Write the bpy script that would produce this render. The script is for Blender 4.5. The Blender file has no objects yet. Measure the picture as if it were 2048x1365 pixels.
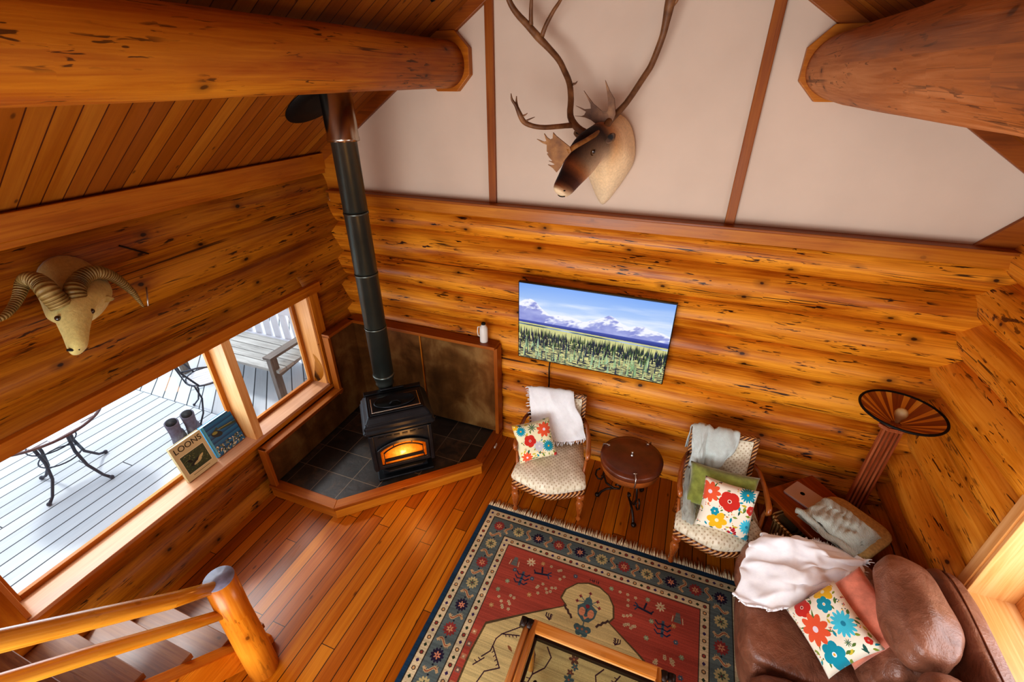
import bpy, bmesh, math, random
import numpy as np
from mathutils import Vector, Matrix, noise
random.seed(7)
PI = math.pi
COL = bpy.context.scene.collection
V3 = Vector

# ------------------------------------------------------------------ helpers
def lin(h):
    h = h.lstrip('#')
    out = []
    for i in (0, 2, 4):
        c = int(h[i:i+2], 16) / 255
        out.append(c / 12.92 if c <= .04045 else ((c + .055) / 1.055) ** 2.4)
    return tuple(out) + (1,)

def rotm(x=0, y=0, z=0):
    return (Matrix.Rotation(math.radians(z), 4, 'Z') @ Matrix.Rotation(math.radians(y), 4, 'Y')
            @ Matrix.Rotation(math.radians(x), 4, 'X'))

def frame_m(o, xa, za):
    """matrix with origin o, x axis xa, z axis za (y = z cross x)"""
    x = Vector(xa).normalized(); z = Vector(za).normalized()
    y = z.cross(x).normalized(); z = x.cross(y).normalized()
    m = Matrix((x, y, z)).transposed().to_4x4(); m.translation = Vector(o)
    return m

class MB:
    def __init__(self):
        self.bm = bmesh.new(); self.uv = self.bm.loops.layers.uv.new('UVMap')
        self.col = None
    def off(self):
        return Vector((random.uniform(0, 40), random.uniform(0, 40)))
    def _colset(self, f, c):
        if self.col is None: self.col = self.bm.loops.layers.color.new('Tint')
        for l in f.loops: l[self.col] = c
    def box(self, c, s, M=None, grain=None, uvoff=None, taper=None):
        """c centre, s size; grain axis 0/1/2 (longest by default)"""
        M = M or Matrix.Identity(4)
        hs = [a / 2 for a in s]; g = grain if grain is not None else max(range(3), key=lambda i: s[i])
        vs = []
        for ix in (-1, 1):
            for iy in (-1, 1):
                for iz in (-1, 1):
                    p = Vector((ix*hs[0], iy*hs[1], iz*hs[2]))
                    if taper and iz > 0: p.x *= taper; p.y *= taper
                    vs.append((self.bm.verts.new(M @ (p + Vector(c))), p))
        o = uvoff or self.off()
        quads = ((0,1,3,2),(4,6,7,5),(0,4,5,1),(2,3,7,6),(0,2,6,4),(1,5,7,3))
        axes = (0,0,1,1,2,2)
        fs = []
        for q, ax in zip(quads, axes):
            f = self.bm.faces.new([vs[i][0] for i in q]); fs.append(f)
            oth = [a for a in (0,1,2) if a != ax]
            if g in oth: ua = g; va = [a for a in oth if a != g][0]
            else: ua, va = oth
            for l, i in zip(f.loops, q):
                p = vs[i][1]; l[self.uv].uv = (p[ua] + o.x, p[va] + o.y + ax*.37)
        return fs
    def bar(self, a, b, w, h, up=(0,0,1)):
        a = Vector(a); b = Vector(b); d = b - a
        M = frame_m((a+b)/2, d, up)
        return self.box((0,0,0), (d.length, w, h), M, grain=0)
    def tube(self, pts, rad, seg=10, caps=True, flat=1.0, lump=0.0, closed=False):
        pts = [Vector(p) for p in pts]; n = len(pts)
        if not hasattr(rad, '__len__'): rad = [rad]*n
        o = self.off(); rings = []; up = None; L = 0; ls = []
        for i, p in enumerate(pts):
            if closed: t = pts[(i+1) % n] - pts[i-1]
            else: t = pts[min(i+1, n-1)] - pts[max(i-1, 0)]
            if t.length < 1e-9: t = Vector((0,0,1))
            t.normalize()
            if up is None:
                up = Vector((0,0,1)) if abs(t.z) < .9 else Vector((1,0,0))
            a = t.cross(up).normalized(); b = a.cross(t).normalized(); up = b
            if i: L += (p - pts[i-1]).length
            ls.append(L)
            ring = []
            for k in range(seg):
                th = 2*PI*k/seg
                r = rad[i]
                if lump:
                    r *= 1 + lump*noise.noise(p*1.7 + Vector((math.cos(th), math.sin(th), o.x)))
                ring.append(self.bm.verts.new(p + a*math.cos(th)*r + b*math.sin(th)*r*flat))
            rings.append(ring)
        m = n if closed else n-1
        for i in range(m):
            j = (i+1) % n
            for k in range(seg):
                k2 = (k+1) % seg
                f = self.bm.faces.new((rings[i][k], rings[i][k2], rings[j][k2], rings[j][k]))
                f.smooth = True
                rr = max(rad[i], .01)
                u0 = ls[i]; u1 = ls[j] if j > i else ls[i] + .05
                uvs = ((u0, k), (u0, k+1), (u1, k+1), (u1, k))
                for l, (u, v) in zip(f.loops, uvs):
                    l[self.uv].uv = (u + o.x, v*2*PI*rr/seg + o.y)
        if caps and not closed:
            for r, inv in ((rings[0], True), (rings[-1], False)):
                f = self.bm.faces.new(list(reversed(r)) if inv else r)
                for l in f.loops: l[self.uv].uv = (l.vert.co.x + l.vert.co.z, l.vert.co.y)
    def lathe(self, prof, M=None, seg=20, smooth=True):
        """prof: (r, z) from bottom to top around local z"""
        M = M or Matrix.Identity(4); o = self.off(); rings = []; L = 0; ls = []
        for i, (r, z) in enumerate(prof):
            if i: L += math.hypot(r - prof[i-1][0], z - prof[i-1][1])
            ls.append(L)
            rings.append([self.bm.verts.new(M @ Vector((r*math.cos(2*PI*k/seg), r*math.sin(2*PI*k/seg), z))) for k in range(seg)])
        for i in range(len(prof)-1):
            for k in range(seg):
                k2 = (k+1) % seg
                f = self.bm.faces.new((rings[i][k], rings[i][k2], rings[i+1][k2], rings[i+1][k])); f.smooth = smooth
                rr = max(prof[i][0], .01)
                for l, (u, v) in zip(f.loops, ((ls[i], k), (ls[i], k+1), (ls[i+1], k+1), (ls[i+1], k))):
                    l[self.uv].uv = (u + o.x, v*2*PI*rr/seg + o.y)
        for r, inv in ((rings[0], True), (rings[-1], False)):
            f = self.bm.faces.new(list(reversed(r)) if inv else r)
            for l in f.loops: l[self.uv].uv = (l.vert.co.x + o.x, l.vert.co.y + l.vert.co.z + o.y)
    def prism(self, poly, z0, z1, M=None):
        """extrude a 2-D polygon (counter-clockwise) along local z"""
        M = M or Matrix.Identity(4); o = self.off()
        a = [self.bm.verts.new(M @ Vector((x, y, z0))) for x, y in poly]
        b = [self.bm.verts.new(M @ Vector((x, y, z1))) for x, y in poly]
        n = len(poly)
        fa = self.bm.faces.new(list(reversed(a))); fb = self.bm.faces.new(b)
        for f, pl in ((fa, list(reversed(poly))), (fb, poly)):
            for l, p in zip(f.loops, pl): l[self.uv].uv = (p[0] + o.x, p[1] + o.y)
        L = 0
        for i in range(n):
            j = (i+1) % n; d = math.hypot(poly[i][0]-poly[j][0], poly[i][1]-poly[j][1])
            f = self.bm.faces.new((a[i], a[j], b[j], b[i]))
            for l, uv in zip(f.loops, ((L, z0), (L+d, z0), (L+d, z1), (L, z1))): l[self.uv].uv = (uv[0]+o.x, uv[1]+o.y)
            L += d
    def grid(self, fn, nu, nv, uvfn=None, smooth=True, flip=False, colfn=None, wrapu=False):
        """fn(u, v) -> point, u,v in 0..1"""
        P = [[self.bm.verts.new(fn(i/nu, j/nv)) for j in range(nv+1)] for i in range(nu+(0 if wrapu else 1))]
        for i in range(nu):
            i2 = (i+1) % len(P)
            for j in range(nv):
                q = [(i, j), (i2, j), (i2, j+1), (i, j+1)]
                uv = [(i/nu, j/nv), ((i+1)/nu, j/nv), ((i+1)/nu, (j+1)/nv), (i/nu, (j+1)/nv)]
                if flip: q.reverse(); uv.reverse()
                f = self.bm.faces.new([P[a][b] for a, b in q]); f.smooth = smooth
                for l, w in zip(f.loops, uv): l[self.uv].uv = uvfn(*w) if uvfn else w
                if colfn:
                    if self.col is None: self.col = self.bm.loops.layers.color.new('Tint')
                    for l, w in zip(f.loops, uv): l[self.col] = colfn(*w)
        return P
    def loft(self, secs, seg=20, caps=True):
        """secs: (centre, U vec, V vec, pinch, (col_top), (col_bottom))"""
        rings = []
        for c, U, Vv, pinch, ct, cb in secs:
            c = Vector(c); U = Vector(U); Vv = Vector(Vv); ring = []
            for k in range(seg):
                th = 2*PI*k/seg; s = math.sin(th); w = math.cos(th)
                if s < 0: w *= 1 - pinch*abs(s)
                t = (s+1)/2
                ring.append((self.bm.verts.new(c + U*w + Vv*s), [a*t + b*(1-t) for a, b in zip(ct, cb)]))
            rings.append(ring)
        if self.col is None: self.col = self.bm.loops.layers.color.new('Tint')
        for i in range(len(rings)-1):
            for k in range(seg):
                k2 = (k+1) % seg
                q = (rings[i][k], rings[i][k2], rings[i+1][k2], rings[i+1][k])
                f = self.bm.faces.new([a[0] for a in q]); f.smooth = True
                for l, a, uv in zip(f.loops, q, ((i, k), (i, k+1), (i+1, k+1), (i+1, k))):
                    l[self.col] = tuple(a[1]) + (1,); l[self.uv].uv = (uv[0]*.05, uv[1]*.02)
        if caps:
            for r, inv in ((rings[0], True), (rings[-1], False)):
                vs = [a[0] for a in r]
                f = self.bm.faces.new(list(reversed(vs)) if inv else vs); f.smooth = True
                for l in f.loops: l[self.col] = tuple(r[0][1]) + (1,)
    def sph(self, c, r, seg=12, scale=(1,1,1)):
        c = Vector(c)
        self.grid(lambda u, v: c + Vector((r*scale[0]*math.cos(2*PI*u)*math.sin(PI*v), r*scale[1]*math.sin(2*PI*u)*math.sin(PI*v), -r*scale[2]*math.cos(PI*v))), seg, seg//2+1, wrapu=True)
    def done(self, name, mat, parent=None, bevel=0, sub=0, smooth=None, solid=0, weld=False, kind=None):
        bm = self.bm
        if weld: bmesh.ops.remove_doubles(bm, verts=bm.verts, dist=1e-5)
        bmesh.ops.recalc_face_normals(bm, faces=bm.faces)
        me = bpy.data.meshes.new(name); bm.to_mesh(me); bm.free()
        if smooth is not None:
            for p in me.polygons: p.use_smooth = smooth
        o = bpy.data.objects.new(name, me); COL.objects.link(o)
        mats = mat if isinstance(mat, (list, tuple)) else [mat]
        for m in mats: me.materials.append(m)
        if parent: o.parent = parent
        if solid:
            md = o.modifiers.new('solid', 'SOLIDIFY'); md.thickness = solid; md.offset = 0
        if bevel:
            md = o.modifiers.new('bevel', 'BEVEL'); md.width = bevel; md.segments = 2; md.limit_method = 'ANGLE'
            md.angle_limit = math.radians(40); md.harden_normals = False
        if sub:
            md = o.modifiers.new('sub', 'SUBSURF'); md.levels = sub; md.render_levels = sub
        if kind: o['kind'] = kind
        return o

def thing(name, label, cat, loc=(0,0,0), rz=0, group=None):
    o = bpy.data.objects.new(name, None); COL.objects.link(o)
    o.location = loc; o.rotation_euler = (0, 0, math.radians(rz)); o.empty_display_size = .1
    o['label'] = label; o['category'] = cat
    if group: o['group'] = group
    return o
def tag(o, label, cat, group=None):
    o['label'] = label; o['category'] = cat
    if group: o['group'] = group
    return o
def struct(o):
    o['kind'] = 'structure'; return o
def copy_tree(o, parent=None):
    c = o.copy(); COL.objects.link(c)
    if parent: c.parent = parent
    for ch in list(o.children): copy_tree(ch, c)
    return c

# ------------------------------------------------------------------ node helpers
class NT:
    def __init__(self, name):
        self.m = bpy.data.materials.new(name); self.m.use_nodes = True
        self.t = self.m.node_tree; self.t.nodes.clear()
        self.out = self.n('ShaderNodeOutputMaterial')
        self.b = self.n('ShaderNodeBsdfPrincipled')
        self.l(self.b.outputs[0], self.out.inputs[0])
    def n(self, ty, **kw):
        nd = self.t.nodes.new(ty)
        for k, v in kw.items(): setattr(nd, k, v)
        return nd
    def l(self, a, b): self.t.links.new(a, b)
    def set(self, nd, i, v):
        if hasattr(v, 'node') or isinstance(v, bpy.types.NodeSocket): self.l(v, nd.inputs[i])
        else: nd.inputs[i].default_value = v
    def math(self, op, a, b=0.0, c=None, clamp=False):
        nd = self.n('ShaderNodeMath', operation=op, use_clamp=clamp)
        self.set(nd, 0, a); self.set(nd, 1, b)
        if c is not None: self.set(nd, 2, c)
        return nd.outputs[0]
    def mix(self, f, a, b, mode='MIX'):
        nd = self.n('ShaderNodeMix', data_type='RGBA', blend_type=mode)
        self.set(nd, 0, f); self.set(nd, 6, a); self.set(nd, 7, b)
        return nd.outputs[2]
    def ramp(self, f, stops, interp='LINEAR'):
        nd = self.n('ShaderNodeValToRGB'); nd.color_ramp.interpolation = interp
        el = nd.color_ramp.elements
        while len(el) < len(stops): el.new(.5)
        for e, (p, c) in zip(el, stops): e.position = p; e.color = c if len(c) == 4 else tuple(c)+(1,)
        self.set(nd, 0, f); return nd.outputs[0]
    def maprange(self, f, a, b, c=0.0, d=1.0):
        nd = self.n('ShaderNodeMapRange'); self.set(nd, 0, f)
        for i, v in enumerate((a, b, c, d)): nd.inputs[i+1].default_value = v
        return nd.outputs[0]
    def coord(self, kind='UV'):
        return self.n('ShaderNodeTexCoord').outputs[kind]
    def scale(self, vec, s, loc=(0,0,0), rot=(0,0,0)):
        nd = self.n('ShaderNodeMapping'); self.l(vec, nd.inputs[0])
        nd.inputs[1].default_value = loc; nd.inputs[2].default_value = rot
        nd.inputs[3].default_value = s; return nd.outputs[0]
    def noise(self, vec, scale=1, detail=4, rough=.55, dist=0):
        nd = self.n('ShaderNodeTexNoise'); self.l(vec, nd.inputs['Vector'])
        nd.inputs['Scale'].default_value = scale; nd.inputs['Detail'].default_value = detail
        nd.inputs['Roughness'].default_value = rough; nd.inputs['Distortion'].default_value = dist
        return nd.outputs[0]
    def vor(self, vec, scale=1, feature='F1', rnd=1, out='Distance', dims='2D'):
        nd = self.n('ShaderNodeTexVoronoi', feature=feature, voronoi_dimensions=dims); self.l(vec, nd.inputs['Vector'])
        nd.inputs['Scale'].default_value = scale; nd.inputs['Randomness'].default_value = rnd
        return nd.outputs[out]
    def bump(self, h, strength=.3, dist=.01):
        nd = self.n('ShaderNodeBump'); nd.inputs['Strength'].default_value = strength
        nd.inputs['Distance'].default_value = dist; self.l(h, nd.inputs['Height'])
        self.l(nd.outputs[0], self.b.inputs['Normal'])
    def base(self, c): self.set(self.b, 'Base Color', c)
    def fin(self, rough=.5, spec=.5, metal=0, coat=0, sheen=0, coat_rough=.1):
        self.b.inputs['Metallic'].default_value = metal
        if isinstance(rough, bpy.types.NodeSocket): self.l(rough, self.b.inputs['Roughness'])
        else: self.b.inputs['Roughness'].default_value = rough
        self.b.inputs['Specular IOR Level'].default_value = spec
        self.b.inputs['Coat Weight'].default_value = coat; self.b.inputs['Coat Roughness'].default_value = coat_rough
        self.b.inputs['Sheen Weight'].default_value = sheen
        return self.m

def plain(name, hexc, rough=.5, spec=.5, metal=0, var=.12, vs=6, bump=0, coat=0, sheen=0):
    t = NT(name); c = lin(hexc)
    v = t.noise(t.coord('Object'), vs, 4)
    d = tuple(x*(1-var*2) for x in c[:3])+(1,)
    li = tuple(min(1, x*(1+var)) for x in c[:3])+(1,)
    t.base(t.ramp(v, [(.3, d), (.7, li)]))
    if bump: t.bump(t.noise(t.coord('Object'), 90, 3), bump, .003)
    return t.fin(rough, spec, metal, coat, sheen=sheen)

def wood(name, dark, mid, light, rough=.35, specks=.5, knots=1.0, grain=1.0, coat=.25, bump=.25, lscale=1.0, patch=0.0):
    """uv: u metres along the grain, v metres across"""
    t = NT(name); uv = t.coord('UV')
    D, M_, L = lin(dark), lin(mid), lin(light)
    broad = t.noise(t.scale(uv, (.55*lscale, 2.2*lscale, 1)), 1.6, 3, .5, .4)
    fine = t.noise(t.scale(uv, (1.6*lscale, 42*lscale, 1)), 1, 5, .6, 1.2)
    f = t.math('ADD', t.math('MULTIPLY', broad, .62), t.math('MULTIPLY', fine, .38*grain))
    col = t.ramp(f, [(.26, D), (.46, M_), (.66, L)])
    # rings around knots
    kn = t.noise(t.scale(uv, (14*lscale, 14*lscale, 1)), 1, 2)
    kv = t.math('ADD', t.vor(t.scale(uv, (1.9*lscale, 2.9*lscale, 1)), 1.0), t.math('MULTIPLY', t.math('SUBTRACT', kn, .5), .05))
    k = t.math('MULTIPLY', t.maprange(kv, .035, .02), knots, clamp=True)
    kh = t.math('MULTIPLY', t.maprange(kv, .12, .03), .55*knots, clamp=True)
    dk = tuple(x*.25 for x in D[:3])+(1,)
    col = t.mix(kh, col, tuple(x*.8 for x in D[:3])+(1,))
    col = t.mix(k, col, dk)
    # short dark flecks along the grain
    if specks:
        s = t.noise(t.scale(uv, (9*lscale, 62*lscale, 1)), 1, 2, .55, .6)
        s2 = t.noise(t.scale(uv, (1.6*lscale, 5.0*lscale, 1)), 1.7, 2, .5)
        ss = t.math('MULTIPLY', t.maprange(s, .585, .62), t.maprange(s2, .5, .6))
        b1 = t.noise(t.scale(uv, (3.2*lscale, 16*lscale, 1)), 1, 3, .6, .8)
        b2 = t.noise(t.scale(uv, (.9*lscale, 2.2*lscale, 1)), 1.3, 1, .5)
        sb = t.math('MULTIPLY', t.maprange(b1, .69-patch, .715-patch), t.maprange(b2, .5-patch, .58-patch))
        ss = t.math('MULTIPLY', t.math('MAXIMUM', ss, sb), specks, clamp=True)
        col = t.mix(ss, col, tuple(x*.3 for x in D[:3])+(1,))
        # long thin drying checks
        ck = t.noise(t.scale(uv, (.35*lscale, 26*lscale, 1)), 1, 1, .5, .1)
        ck = t.math('MULTIPLY', t.maprange(t.math('ABSOLUTE', t.math('SUBTRACT', ck, .5)), .01, .004), t.maprange(b2, .5, .56), clamp=True)
        col = t.mix(t.math('MULTIPLY', ck, specks*.9, clamp=True), col, tuple(x*.15 for x in D[:3])+(1,))
    if patch:
        pn = t.noise(t.scale(uv, (2.6, 7.5, 1)), 1, 5, .65, .8); pg = t.noise(t.scale(uv, (.7, 1.3, 1), loc=(3, 5, 0)), 1, 1, .5)
        pm_ = t.math('MULTIPLY', t.maprange(pn, .6, .625), t.maprange(pg, .47, .53), clamp=True)
        col = t.mix(t.math('MULTIPLY', pm_, .9), col, lin('4a2414'))
    t.base(col)
    t.bump(fine, bump, .004)
    r = t.maprange(broad, .3, .7, rough*.75, rough*1.3)
    return t.fin(r, .35, coat=coat, coat_rough=.22)

def planks(name, dark, mid, light, width, length=2.2, gap=.004, rough=.3, coat=.3, gapcol='140600', tone=1.0, knots=.7, bump=.3):
    """uv: u metres along boards, v metres across"""
    t = NT(name); uv = t.coord('UV')
    sp = t.n('ShaderNodeSeparateXYZ'); t.l(uv, sp.inputs[0]); U, W = sp.outputs[0], sp.outputs[1]
    row = t.math('FLOOR', t.math('DIVIDE', W, width))
    wn = t.n('ShaderNodeTexWhiteNoise', noise_dimensions='1D'); t.l(row, wn.inputs['W'])
    Uo = t.math('ADD', U, t.math('MULTIPLY', wn.outputs[0], 17.3))
    seg = t.math('FLOOR', t.math('DIVIDE', Uo, length))
    cb = t.n('ShaderNodeCombineXYZ'); t.l(row, cb.inputs[0]); t.l(seg, cb.inputs[1])
    w2 = t.n('ShaderNodeTexWhiteNoise', noise_dimensions='2D'); t.l(cb.outputs[0], w2.inputs['Vector'])
    pv = w2.outputs[0]
    cb2 = t.n('ShaderNodeCombineXYZ'); t.l(t.math('ADD', U, t.math('MULTIPLY', pv, 31)), cb2.inputs[0])
    t.l(t.math('ADD', W, t.math('MULTIPLY', row, .73)), cb2.inputs[1])
    v = cb2.outputs[0]
    fine = t.noise(t.scale(v, (1.4, 55, 1)), 1, 5, .6, 1.0)
    broad = t.noise(t.scale(v, (.6, 5, 1)), 1.2, 3, .5, .4)
    f = t.math('ADD', t.math('MULTIPLY', fine, .3), t.math('MULTIPLY', broad, .3))
    f = t.math('ADD', f, t.math('MULTIPLY', pv, .4*tone))
    f = t.math('ADD', f, .2*(1-tone))
    D, M_, L = lin(dark), lin(mid), lin(light)
    col = t.ramp(f, [(.2, D), (.5, M_), (.78, L)])
    kv = t.vor(t.scale(v, (1.3, 3.2, 1)), 1.1)
    col = t.mix(t.math('MULTIPLY', t.maprange(kv, .035, .015), knots, clamp=True), col, tuple(x*.25 for x in D[:3])+(1,))
    fr = t.math('FRACT', t.math('DIVIDE', W, width))
    g1 = t.math('LESS_THAN', t.math('MINIMUM', fr, t.math('SUBTRACT', 1.0, fr)), gap/width)
    fu = t.math('FRACT', t.math('DIVIDE', Uo, length))
    g2 = t.math('LESS_THAN', fu, gap/length*1.5)
    g = t.math('MAXIMUM', g1, g2)
    col = t.mix(g, col, lin(gapcol))
    t.base(col)
    h = t.math('SUBTRACT', t.math('MULTIPLY', fine, .15), g)
    t.bump(h, bump, .004)
    return t.fin(t.maprange(broad, .3, .7, rough*.8, rough*1.3), .4, coat=coat, coat_rough=.25)

# ------------------------------------------------------------------ painted images (drawn in code)
class Canvas:
    def __init__(self, W, H, res, bg):
        """W,H in units; res pixels per unit; y down"""
        self.res = res; self.w = int(W*res); self.h = int(H*res)
        self.a = np.ones((self.h, self.w, 4), np.float32); self.a[..., :3] = self.c(bg)
    def c(self, h):
        h = h.lstrip('#'); return np.array([int(h[i:i+2], 16)/255 for i in (0, 2, 4)], np.float32)
    def poly(self, pts, col):
        p = np.array(pts, float)*self.res
        x0, y0 = np.floor(p.min(0)).astype(int)-1; x1, y1 = np.ceil(p.max(0)).astype(int)+1
        x0 = max(x0, 0); y0 = max(y0, 0); x1 = min(x1, self.w); y1 = min(y1, self.h)
        if x1 <= x0 or y1 <= y0: return
        X, Y = np.meshgrid(np.arange(x0, x1)+.5, np.arange(y0, y1)+.5)
        ins = np.zeros(X.shape, bool); n = len(p)
        for i in range(n):
            ax, ay = p[i]; bx, by = p[(i+1) % n]
            if ay == by: continue
            cnd = ((ay > Y) != (by > Y)) & (X < (bx-ax)*(Y-ay)/(by-ay)+ax)
            ins ^= cnd
        self.a[y0:y1, x0:x1][ins, :3] = self.c(col)
    def ell(self, x, y, rx, ry=None, col='000000', rot=0, n=18):
        ry = ry or rx; c, s = math.cos(rot), math.sin(rot)
        self.poly([(x + rx*math.cos(t)*c - ry*math.sin(t)*s, y + rx*math.cos(t)*s + ry*math.sin(t)*c)
                   for t in (2*PI*k/n for k in range(n))], col)
    def line(self, pts, w, col):
        for (ax, ay), (bx, by) in zip(pts[:-1], pts[1:]):
            dx, dy = bx-ax, by-ay; L = math.hypot(dx, dy) or 1
            nx, ny = -dy/L*w/2, dx/L*w/2; ex, ey = dx/L*w*.3, dy/L*w*.3
            self.poly([(ax-ex+nx, ay-ey+ny), (bx+ex+nx, by+ey+ny), (bx+ex-nx, by+ey-ny), (ax-ex-nx, ay-ey-ny)], col)
    def flower(self, x, y, r, col, core, n=8, wid=.32, rot=0, gap=.15):
        for k in range(n):
            a = rot + 2*PI*k/n; m = r*(.5+gap*.5)
            self.ell(x+m*math.cos(a), y+m*math.sin(a), r*(.5-gap*.2), r*wid, col, a, 12)
        self.ell(x, y, r*.2, None, core)
    def leaf(self, x, y, L, col, rot, w=.35):
        c, s = math.cos(rot), math.sin(rot); pts = []
        for t, q in ((0,0),(.25,w*.8),(.5,w),(.8,w*.5),(1,0),(.8,-w*.5),(.5,-w),(.25,-w*.8)):
            pts.append((x+(t*c-q*.5*s)*L, y+(t*s+q*.5*c)*L))
        self.poly(pts, col)
    def image(self, name):
        im = bpy.data.images.new(name, self.w, self.h)
        im.pixels.foreach_set(np.flipud(self.a).ravel()); im.update(); im.pack()
        return im

def img_mat(name, im, rough=.8, spec=.3, emit=0, sheen=0, weave=0, coat=0):
    t = NT(name); nd = t.n('ShaderNodeTexImage', image=im); nd.extension = 'EXTEND'
    t.l(t.coord('UV'), nd.inputs[0])
    if emit:
        t.base((0,0,0,1)); t.l(nd.outputs[0], t.b.inputs['Emission Color']); t.b.inputs['Emission Strength'].default_value = emit
    else: t.base(nd.outputs[0])
    if weave: t.bump(t.noise(t.coord('Object'), weave, 2), .35, .003)
    return t.fin(rough, spec, coat=coat, sheen=sheen)

# ------------------------------------------------------------------ materials
M = {}
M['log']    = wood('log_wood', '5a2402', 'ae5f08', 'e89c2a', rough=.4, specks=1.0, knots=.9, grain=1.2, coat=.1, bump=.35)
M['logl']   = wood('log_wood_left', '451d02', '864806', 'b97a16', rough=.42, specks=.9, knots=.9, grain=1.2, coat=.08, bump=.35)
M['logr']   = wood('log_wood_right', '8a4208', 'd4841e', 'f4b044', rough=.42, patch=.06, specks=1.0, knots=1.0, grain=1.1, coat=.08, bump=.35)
M['beam']   = wood('beam_wood', '4c2004', '9c5208', 'c4801c', rough=.48, specks=.8, knots=.7, coat=.05, bump=.4)
M['beamr']  = wood('beam_wood_pale', '6b3410', 'a8632a', 'cc8c58', rough=.55, specks=.6, knots=.7, coat=.03, bump=.4)
M['trim']   = wood('trim_wood', '7a3e04', 'ae640c', 'cc8622', rough=.45, specks=.15, knots=.3, coat=.08, bump=.1)
M['trimd']  = wood('trim_wood_dark', '5c2a04', '8c480a', 'a86214', rough=.45, specks=.1, knots=.4, coat=.08, bump=.1)
M['pine']   = wood('window_pine', 'b87838', 'dca060', 'f2c890', rough=.4, specks=.0, knots=.12, coat=.15, bump=.1)
M['sill']   = wood('sill_wood', '9a6240', 'c49068', 'd8a888', rough=.4, specks=.05, knots=.2, coat=.15, bump=.1)
M['rail']   = wood('rail_wood', 'a2570a', 'd08820', 'f0b446', rough=.25, specks=.2, knots=.3, coat=.5, bump=.1)
M['post']   = wood('post_wood', '8a4004', 'c06a0e', 'e09028', rough=.32, specks=.4, knots=.7, coat=.3, bump=.15)
M['tread']  = wood('tread_wood', '4c240c', '7c4620', 'a4703e', rough=.42, specks=.2, knots=.5, coat=.1, bump=.15)
M['table']  = wood('walnut_red', '4c1a04', '8e400c', 'b4601a', rough=.25, specks=.05, knots=.05, coat=.4, bump=.05)
M['cherry'] = wood('carved_wood', '3c1604', '8a4415', 'b87236', rough=.25, specks=.05, knots=0, coat=.5, bump=.05, lscale=3)
M['lampw']  = wood('lamp_wood', '4a1c10', '8a4424', 'b06a44', rough=.35, specks=.05, knots=0, coat=.2, bump=.05, lscale=2)
M['cane']   = wood('cane_wood', '985210', 'cc8434', 'eab070', rough=.22, specks=.1, knots=.1, coat=.5, bump=.05)
M['oldwood']= wood('weathered_bench', '7d7872', 'a8a39c', 'd8d4cd', rough=.8, specks=.2, knots=.3, coat=0, bump=.4)
M['oldpost']= wood('weathered_post', '4e4640', '756a62', '978c84', rough=.8, specks=.2, knots=.2, coat=0, bump=.4)
M['floor']  = planks('floor_boards', '4a2002', 'a45808', 'd8901e', .1, 2.0, .0028, rough=.34, coat=.12, knots=.6, bump=.2, tone=.5)
M['ceil']   = planks('ceiling_boards', '6c3604', '965408', 'b87a1a', .095, 9.0, .003, rough=.55, coat=.0, gapcol='4a1c02', tone=.6)
M['deck']   = planks('deck_boards', 'b4b8bc', 'd4d8dc', 'f0f2f4', .14, 9.0, .006, rough=.8, coat=0, gapcol='4c5054', tone=.5, knots=.1, bump=.1)
M['plaster']= plain('gable_board', 'd8c4b0', .8, .2, var=.03, vs=2)
M['copper'] = None
def metal_panel():
    t = NT('aged_metal_panel'); ob = t.coord('Object')
    n1 = t.noise(ob, 3.2, 5, .6, .6); n2 = t.noise(t.scale(ob, (1, 1, .25)), 7, 4, .6)
    f = t.math('ADD', t.math('MULTIPLY', n1, .7), t.math('MULTIPLY', n2, .3))
    t.base(t.ramp(f, [(.3, lin('4a2c10')), (.5, lin('80562a')), (.72, lin('ac8650'))]))
    t.bump(n2, .1, .01)
    return t.fin(t.maprange(n1, .3, .7, .3, .5), .5, metal=.55)
M['copper'] = metal_panel()
def slate():
    t = NT('slate_tiles'); ob = t.coord('Object')
    v = t.scale(ob, (1, 1, 1), loc=(-.124, -.084, 0))
    sp = t.n('ShaderNodeSeparateXYZ'); t.l(v, sp.inputs[0])
    w = .257
    a = t.math('DIVIDE', sp.outputs[0], w); b = t.math('DIVIDE', sp.outputs[1], w)
    def edge(q):
        fr = t.math('FRACT', q); return t.math('MINIMUM', fr, t.math('SUBTRACT', 1.0, fr))
    g = t.math('LESS_THAN', t.math('MINIMUM', edge(a), edge(b)), .013)
    cb = t.n('ShaderNodeCombineXYZ'); t.l(t.math('FLOOR', a), cb.inputs[0]); t.l(t.math('FLOOR', b), cb.inputs[1])
    wn = t.n('ShaderNodeTexWhiteNoise', noise_dimensions='2D'); t.l(cb.outputs[0], wn.inputs['Vector'])
    n1 = t.noise(ob, 9, 6, .65, .5)
    f = t.math('ADD', t.math('MULTIPLY', n1, .75), t.math('MULTIPLY', wn.outputs[0], .25))
    col = t.ramp(f, [(.3, lin('181614')), (.55, lin('2e2823')), (.75, lin('54402e'))])
    t.base(t.mix(g, col, lin('6a5a48')))
    t.bump(t.math('SUBTRACT', n1, g), .4, .006)
    return t.fin(.45, .5)
M['slate'] = slate()
M['iron']   = plain('black_cast_iron', '23262a', .38, .5, .5, var=.15, vs=12, bump=.08)
M['pipe']   = plain('black_pipe_metal', '6a716a', .34, .5, .85, var=.08, vs=5)
M['chrome'] = plain('brushed_chrome', 'c8beb0', .22, .5, 1.0, var=.08, vs=5)
M['black']  = plain('matte_black', '0c0b0b', .6, .3, 0, var=.1)
M['blackg'] = plain('gloss_black', '0a0a0c', .2, .5, 0, var=.1)
M['ironrust'] = plain('wrought_iron', '2c1d16', .4, .5, .5, var=.2, vs=20)
M['outiron'] = plain('outdoor_iron', '4a4c56', .5, .5, .2, var=.1, vs=20)
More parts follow.
